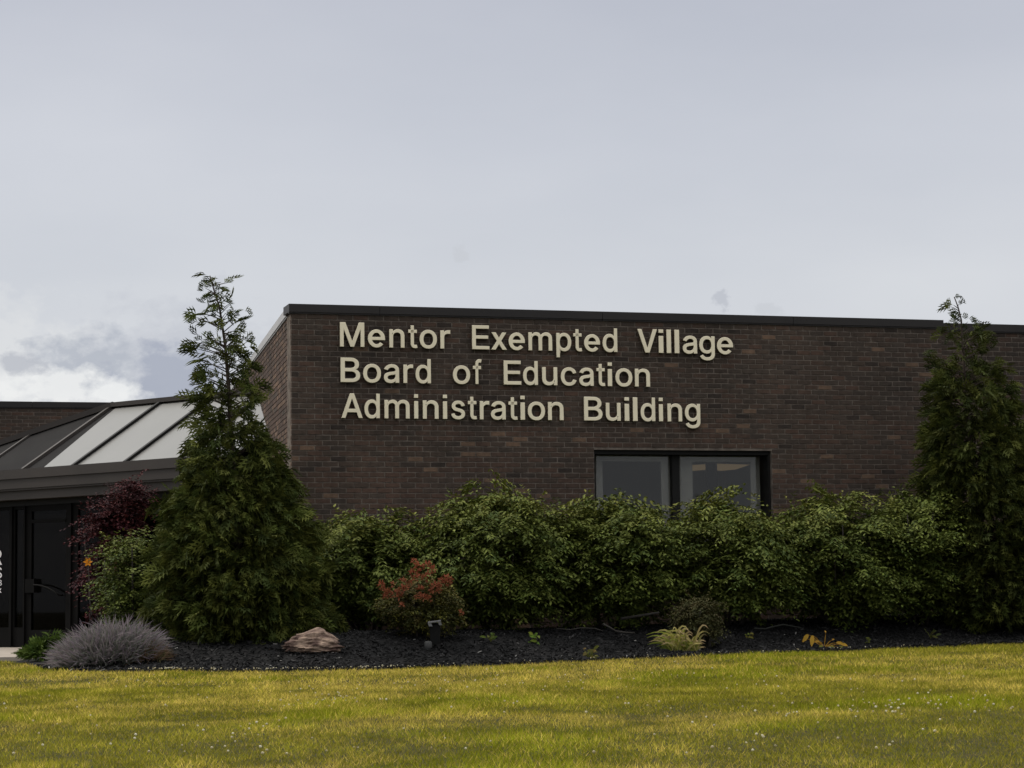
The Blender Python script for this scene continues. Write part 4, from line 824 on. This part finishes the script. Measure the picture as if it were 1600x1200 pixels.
bush_ = bush(1090, 26.3, 70, 934, 988, 'small dull olive bush just behind the strap-leaf clump', 31, ntw=1300, dy=0.3, name='olive_bush', cat='bush', group=None, cols=[(0.055, 0.055, 0.018), (0.065, 0.055, 0.02), (0.045, 0.05, 0.018)], yc=(0.11, 0.085, 0.03), L=0.045, W=0.018, tl=(0.08, 0.18), npair=6, sprigs=10)

def leaf_plant(name, px, py, Y, label, cat, specs, stem_col=(0.2, 0.15, 0.04), group=None):
    """specs: (dx, dz, length, width, azimuth, pitch, colour) leaves on stalks"""
    c = at(px, py, Y); c[2] = float(bed_z(c[0], c[1])); e = empty(name, tuple(c), label, cat, group)
    for dx, dz, L, W, az, pit, col in specs:
        q = c + np.array([dx, random.uniform(-0.06, 0.06), dz]); d = np.array([math.cos(az) * math.cos(pit), math.sin(az) * math.cos(pit), math.sin(pit)])
        st = strap_mesh([c + (q - c) * u + np.array([0, 0, 0.02 * math.sin(math.pi * u)]) for u in (0, 0.33, 0.66, 1)], 0.010, stem_col, 'stalk'); link('stalk', st, e)
        link('leaf', strap_mesh([q + d * L * u - np.array([0, 0, 0.35 * L * u * u]) for u in np.linspace(0, 1, 5)], W, col), e)
    return e
YEL = (0.42, 0.25, 0.035); YG = (0.17, 0.17, 0.03); OC = (0.34, 0.19, 0.03)
leaf_plant('yellowing_plant', 1288, 1015, 26.6, 'small wilting plant with bright yellow stems at the mulch edge', 'plant',
           [(-0.18, 0.17, 0.09, 0.05, 3.3, -0.7, YEL), (-0.13, 0.16, 0.11, 0.055, 4.2, -1.1, YEL), (-0.20, 0.12, 0.06, 0.04, 3.0, -0.2, OC), (0.02, 0.19, 0.05, 0.02, 2.0, 1.0, OC), (0.10, 0.10, 0.05, 0.02, 0.6, 0.6, OC), (0.14, 0.07, 0.10, 0.04, 0.2, 0.1, YEL), (0.20, 0.05, 0.08, 0.04, -0.4, 0.1, YEL), (0.04, 0.04, 0.10, 0.05, 5.0, -0.1, YG), (0.10, 0.03, 0.10, 0.05, 4.6, 0.1, YG), (0.17, 0.02, 0.09, 0.05, 5.4, 0.0, YG), (-0.02, 0.03, 0.10, 0.05, 4.0, 0.0, YG), (-0.06, 0.09, 0.08, 0.03, 3.6, 0.2, OC)], (0.40, 0.22, 0.03))
DG = (0.10, 0.13, 0.03)
def weed(px, py, Y, label, n, size, col, group='small weeds in the mulch', seed=0):
    r = random.Random(seed + px)
    leaf_plant('weed', px, py, Y, label, 'weed', [(r.uniform(-1, 1) * size * 0.5, r.uniform(0.1, 0.9) * size, size * r.uniform(0.5, 0.8), size * 0.25, r.uniform(3.0, 6.4), r.uniform(0, 0.9), tuple(x * r.uniform(0.8, 1.2) for x in col)) for k in range(n)], (0.12, 0.13, 0.03), group)
weed(767, 1007, 25.6, 'flat pale green weed in the mulch below the tallest shrub', 7, 0.12, DG)
weed(836, 1004, 25.8, 'bright green star-shaped weed in the mulch, with spreading leaves', 8, 0.14, (0.16, 0.19, 0.035))
weed(921, 1031, 24.9, 'yellow-green sprig at the lawn edge of the mulch left of the strap leaves', 14, 0.13, (0.12, 0.11, 0.03))
weed(1171, 983, 26.9, 'tiny yellow-green seedling between the strap leaves and the yellowing plant', 6, 0.10, (0.15, 0.14, 0.03))
weed(1454, 992, 28.0, 'dull green weed in the mulch before the right conifer', 8, 0.12, (0.07, 0.08, 0.025))
weed(1358, 1010, 27.2, 'small pale weed right of the yellowing plant at the lawn edge', 6, 0.08, DG)

# ---------------- orange flower by the door
c = at(138, 878, 28.9); g = c.copy(); g[2] = bed_z(c[0], c[1]); fl = empty('orange_flower', tuple(g), 'single bright orange flower in front of the purple shrub', 'flower')
mb = MB(); mb.tube([g, (g + c) / 2 + [0.03, 0, 0], c], [0.006, 0.005, 0.004], 5); mb.build('stem', M_STEM, fl)
for k in range(6):
    a = k * math.pi / 3; d = np.array([math.cos(a), -0.35, math.sin(a)])
    link('petal', strap_mesh([c + d * 0.06 * u - np.array([0, 0.02 * u * u, 0]) for u in np.linspace(0, 1, 4)], 0.035, (0.62, 0.24, 0.02)), fl)

# ---------------- boulder
rng = np.random.default_rng(9)
import bmesh
bm = bmesh.new(); bmesh.ops.create_icosphere(bm, subdivisions=5, radius=1.0)
c = at(489, 1024, 24.2); zb = float(bed_z(c[0], c[1]))
vv = np.array([v.co for v in bm.verts]); az = vv
f1 = fbm(vv[:, 0] * 1.6 + 5, vv[:, 2] * 2.6 + vv[:, 1] * 1.3 + 3, 5, 4) - 0.5; f2 = fbm(vv[:, 0] * 4 + vv[:, 1] * 3, vv[:, 2] * 9 + 7, 6, 4) - 0.5
ledge = np.round((vv[:, 2] + 0.25 * vv[:, 0] + 0.5 * f1) * 3.2) / 3.2 - (vv[:, 2] + 0.25 * vv[:, 0] + 0.5 * f1)
k = 1 + 0.38 * f1 + 0.32 * f2 + 0.42 * ledge * (np.abs(vv[:, 2]) < 0.9)
vv = vv * k[:, None]
px_ = vv[:, 0]; hz = np.interp(px_, [-1.1, -0.7, -0.1, 0.35, 0.65, 0.85, 1.1], [0.45, 0.78, 0.88, 1.08, 0.9, 0.6, 0.35])
vv = np.stack([vv[:, 0] * 0.315, vv[:, 1] * 0.22, np.where(vv[:, 2] > 0, vv[:, 2] * hz * 0.185, vv[:, 2] * 0.10)], 1)
for v, q in zip(bm.verts, vv): v.co = q
me = bpy.data.meshes.new('boulder'); bm.to_mesh(me); bm.free()
M_ROCK = surf('rock', (0.30, 0.215, 0.16), (0.10, 0.062, 0.05), 6.0, 0.85, 1.0, 24, 0.2, stretch=(1, 1, 2.2), lo=0.42, hi=0.62)
me.materials.append(M_ROCK); me.polygons.foreach_set('use_smooth', np.ones(len(me.polygons), bool))
o = bpy.data.objects.new('boulder', me); COL.objects.link(o); o.location = (c[0], c[1], zb + 0.035); tag(o, 'pinkish tan layered boulder lying on the black mulch', 'rock')

# ---------------- flood light and stub
c = at(680, 1003, 25.0); zb = float(bed_z(c[0], c[1])); top = at(680, 972, 25.0)
fl = empty('flood_light', (c[0], c[1], zb), 'small black ground flood light with a silver hood, before the orange-tipped bush', 'lamp')
mb = MB(); mb.tube([[c[0], c[1], zb - 0.03], [c[0], c[1], zb + 0.06]], 0.016, 8); mb.build('stake', M_BLACK, fl)
hh = top[2] - zb
mb = MB(); mb.hexa([[c[0] - 0.05, c[1] - 0.035, zb + 0.05], [c[0] + 0.05, c[1] - 0.035, zb + 0.05], [c[0] + 0.05, c[1] + 0.05, zb + 0.06], [c[0] - 0.05, c[1] + 0.05, zb + 0.06],
                    [c[0] - 0.06, c[1] - 0.06, zb + hh - 0.03], [c[0] + 0.06, c[1] - 0.06, zb + hh - 0.03], [c[0] + 0.06, c[1] + 0.06, zb + hh - 0.01], [c[0] - 0.06, c[1] + 0.06, zb + hh - 0.01]]); mb.build('body', M_BLACK, fl)
mb = MB(); z = zb + hh
mb.hexa([[c[0] - 0.078, c[1] - 0.09, z - 0.012], [c[0] + 0.066, c[1] - 0.09, z + 0.004], [c[0] + 0.066, c[1] + 0.06, z + 0.014], [c[0] - 0.078, c[1] + 0.06, z - 0.002], [c[0] - 0.078, c[1] - 0.09, z - 0.002], [c[0] + 0.066, c[1] - 0.09, z + 0.014], [c[0] + 0.066, c[1] + 0.06, z + 0.024], [c[0] - 0.078, c[1] + 0.06, z + 0.008]])
for xa, xb, dz in ((-0.076, -0.038, 0.0), (0.036, 0.068, 0.012)):
    mb.hexa([[c[0] + xa + 0.012, c[1] - 0.088, z - 0.046 + dz], [c[0] + xb + 0.012, c[1] - 0.088, z - 0.046 + dz], [c[0] + xb + 0.012, c[1] - 0.07, z - 0.046 + dz], [c[0] + xa + 0.012, c[1] - 0.07, z - 0.046 + dz], [c[0] + xa, c[1] - 0.088, z - 0.013 + dz], [c[0] + xb, c[1] - 0.088, z - 0.013 + dz], [c[0] + xb, c[1] - 0.07, z - 0.013 + dz], [c[0] + xa, c[1] - 0.07, z - 0.013 + dz]])
mb.build('hood', M_STEEL, fl)
c = at(669, 1008, 24.9); zb = float(bed_z(c[0], c[1])); mb = MB(); mb.tube([[c[0], c[1], zb - 0.03], [c[0], c[1], zb + 0.085], [c[0], c[1], zb + 0.1]], [0.045, 0.045, 0.03], 10)
tag(mb.build('junction_stub', surf('grey_plastic', (0.05, 0.05, 0.048), None, 6, 0.6), None), 'short grey capped wiring stub beside the flood light', 'stub')

# ---------------- fallen sticks under the hedge
def stick(name, pts, Y, r, mat, label, cat, group=None):
    q = [at(x, y, Y) for x, y in pts]
    mb = MB(); mb.tube(q, [r * (1 - 0.5 * k / len(q)) for k in range(len(q))], 6); return tag(mb.build(name, mat), label, cat, group)
M_PALE = surf('weathered_wood', (0.045, 0.040, 0.034), (0.03, 0.027, 0.023), 14, 0.9)
stick('fallen_twig', [(868, 982), (890, 984), (908, 981), (930, 982), (942, 986)], 26.6, 0.009, M_PALE, 'thin grey fallen twig on the mulch under the left window shrub', 'twig', 'fallen sticks under the hedge')
stick('fallen_branch', [(942, 975), (952, 980), (962, 986), (975, 988), (992, 989)], 26.5, 0.014, M_PALE, 'crooked grey root-like branch left of the strap leaves', 'branch', 'fallen sticks under the hedge')
stick('grey_pipe', [(970, 967), (1000, 962), (1030, 957)], 27.0, 0.022, M_PALE, 'straight grey length of wood leaning behind the strap leaves', 'stick', 'fallen sticks under the hedge')
stick('hose', [(1178, 982), (1195, 983), (1210, 979), (1224, 976), (1240, 979), (1252, 981)], 26.9, 0.013, surf('dark_rubber', (0.022, 0.023, 0.02), None, 5, 0.9, 0, None, 0.03), 'dark curved hose on the mulch between seedling and yellowing plant', 'hose')

# ---------------- mulch chips
rng = np.random.default_rng(12)
n = 26000; x = rng.uniform(-5.4, 9.2, n); t = rng.random(n) ** 1.15 * 3.9 - 0.03; y = edge_y(x) + t
B = np.stack([x, y, bed_z(x, y) + rng.uniform(-0.004, 0.022, n)], 1)
yaw = rng.uniform(0, 2 * math.pi, n); pit = rng.normal(0, 0.45, n); D = np.stack([np.cos(yaw) * np.cos(pit), np.sin(yaw) * np.cos(pit), np.sin(pit)], 1)
S = nrm(np.cross(D, rng.normal(0, 0.5, (n, 3)) + np.array([0, 0, 1.0]))); Nn = np.cross(S, D)
L = (rng.uniform(0.02, 0.065, n) / 2)[:, None]; W = (rng.uniform(0.008, 0.02, n) / 2)[:, None]; H = (rng.uniform(0.004, 0.010, n) / 2)[:, None]
V = np.stack([B - D * L - S * W, B + D * L * 0.8 - S * W * 1.1, B + D * L + S * W * 0.7, B - D * L * 0.9 + S * W, B - D * L - S * W + Nn * H * 2, B + D * L * 0.8 - S * W + Nn * H * 2, B + D * L + S * W * 0.7 + Nn * H * 2, B - D * L * 0.9 + S * W + Nn * H * 2], 1).reshape(-1, 3)
k = np.arange(n)[:, None] * 8
F = np.concatenate([k + [q] for q in ([4, 5, 6, 7], [0, 1, 5, 4], [1, 2, 6, 5], [2, 3, 7, 6], [3, 0, 4, 7])], 1).reshape(-1, 4)
C = np.asarray([(0.008, 0.008, 0.008), (0.013, 0.013, 0.013), (0.020, 0.019, 0.019), (0.010, 0.010, 0.010), (0.05, 0.048, 0.046)])[rng.choice(5, n, p=[0.3, 0.3, 0.2, 0.16, 0.04])]
pale = rng.random(n) < 0.006; C[pale] = (0.26, 0.25, 0.23)
link('mulch', mesh_np('mulch', V, F, M_CHIP, tint=np.repeat(C, 8, 0)), None, 'stuff')

# ---------------- lawn grass
rng = np.random.default_rng(13)
def field(n, y0, y1, hb, wb):
    y = rng.uniform(y0, y1, n); x = rng.uniform(-1, 1, n) * (0.25 * y + 2.0)
    ok = (y < edge_y(x) - rng.uniform(-0.02, 0.05, n)) & ~((x < -6.0) & (y > 29.0)); x, y = x[ok], y[ok]; n = len(x)
    z = lawn_z(x, y)
    patch = fbm(x * 0.55, y * 0.28, 71, 4); fine = fbm(x * 3.0, y * 1.6, 72, 3); mow = vnoise(x * 0.12, y * 1.1, 73)
    dry = np.clip((patch - 0.50) * 5.0 + (fine - 0.5) * 1.6 + 0.42 + (mow - 0.5) * 1.0, 0, 1)
    lush = np.clip((fbm(x * 0.8 + 40, y * 0.45, 74, 3) - 0.58) * 7, 0, 1)
    lush = np.maximum(lush, np.clip(1.25 - np.hypot((x + 0.45) / 1.15, (y - 14.9) / 1.0) + 0.9 * (fine - 0.5), 0, 1)); dry = dry * (1 - 0.8 * lush)
    h = rng.uniform(hb * 0.4, hb * 1.15, n) * (1 + 0.35 * lush) * (0.55 + 0.9 * fine); a = rng.uniform(0, 2 * math.pi, n); wd = rng.uniform(0.7, 1.3, n) * wb
    lean = rng.uniform(0.2, 1.5, n); b = rng.uniform(0, 2 * math.pi, n)
    B = np.stack([x, y, z - 0.005], 1); S = np.stack([np.cos(a), np.sin(a) * 0.5, np.zeros(n)], 1) * (wd / 2)[:, None]
    T = B + np.stack([np.cos(b) * lean, np.sin(b) * lean, np.ones(n)], 1) * h[:, None]
    V = np.stack([B - S, B + S, T], 1).reshape(-1, 3); F = np.arange(n * 3).reshape(-1, 3)
    r = rng.random(n)[:, None]
    g1 = np.array([0.180, 0.178, 0.014]); g2 = np.array([0.285, 0.258, 0.027]); gd = np.array([0.205, 0.228, 0.011]); st = np.array([0.60, 0.46, 0.11]); st2 = np.array([0.43, 0.33, 0.055])
    C = g1 * r + g2 * (1 - r); C = C * (1 - lush[:, None] * 0.7) + gd * lush[:, None] * 0.7
    q = (rng.random(n) < 0.09 + 0.55 * dry)[:, None]; C = np.where(q, st * r + st2 * (1 - r), C) * rng.uniform(0.45, 1.5, (n, 1)) * (0.55 + 0.9 * fine)[:, None] * (0.82 + 0.36 * vnoise(x * 9, y * 5, 75))[:, None]
    Cc = np.repeat(C[:, None], 3, 1); Cc[:, 2] *= 1.12
    return V, F, Cc.reshape(-1, 3)
parts = [field(240000, 7.6, 13.0, 0.027, 0.0042), field(220000, 13.0, 19.0, 0.032, 0.006), field(185000, 19.0, 30.5, 0.038, 0.0085)]
off = 0; Vs, Fs, Cs = [], [], []
for V, F, C in parts: Vs.append(V); Fs.append(F + off); Cs.append(C); off += len(V)
link('grass', mesh_np('grass', np.concatenate(Vs), np.concatenate(Fs), M_GRASS, tint=np.concatenate(Cs)), None, 'stuff')

# clover heads
rng = np.random.default_rng(14)
pts = []
def spot(x0, x1, y0, y1, n):
    for k in range(n):
        px_, py_ = rng.uniform(x0, x1), rng.uniform(y0, y1); d = ray(px_, py_); Y = -EYE / d[2]
        q = ORG + d * Y; pts.append((q[0], q[1]))
spot(1200, 1400, 1112, 1142, 34); spot(1390, 1585, 1108, 1140, 36); spot(150, 560, 1060, 1085, 22); spot(650, 1150, 1042, 1075, 40); spot(430, 570, 1086, 1112, 30); spot(560, 980, 1070, 1095, 26); spot(0, 1600, 1052, 1120, 90); spot(0, 1600, 1100, 1198, 60); spot(40, 420, 1145, 1198, 20); spot(1130, 1200, 1160, 1175, 5); spot(380, 460, 1140, 1155, 8)
for k in range(190):
    x = rng.uniform(-3.9, 5.0) if k < 70 else rng.uniform(-4.0, -1.0); pts.append((x, float(edge_y(x)) - abs(rng.normal(0.05, 0.10)) - 0.02))
pts = np.array(pts); n = len(pts)
bm = bmesh.new(); bmesh.ops.create_icosphere(bm, subdivisions=1, radius=1.0); tv = np.array([v.co for v in bm.verts]); tf = np.array([[v.index for v in f.verts] for f in bm.faces]); bm.free()
r = rng.uniform(0.004, 0.0082, n); cz = lawn_z(pts[:, 0], pts[:, 1]) + rng.uniform(0.034, 0.052, n)
V = np.stack([pts[:, 0], pts[:, 1], cz], 1)[:, None] + tv[None] * r[:, None, None] * np.array([1, 1, 0.85]) * rng.uniform(0.85, 1.15, (n, len(tv), 1))
F = (np.arange(n)[:, None, None] * len(tv) + tf[None]).reshape(-1, 3)
C = np.repeat(np.asarray([(0.60, 0.54, 0.36), (0.50, 0.43, 0.27), (0.68, 0.64, 0.48)])[rng.integers(0, 3, n)], len(tv), 0)
link('clover_flowers', mesh_np('clover_flowers', V.reshape(-1, 3), F, M_PETAL, tint=C), None, 'stuff')
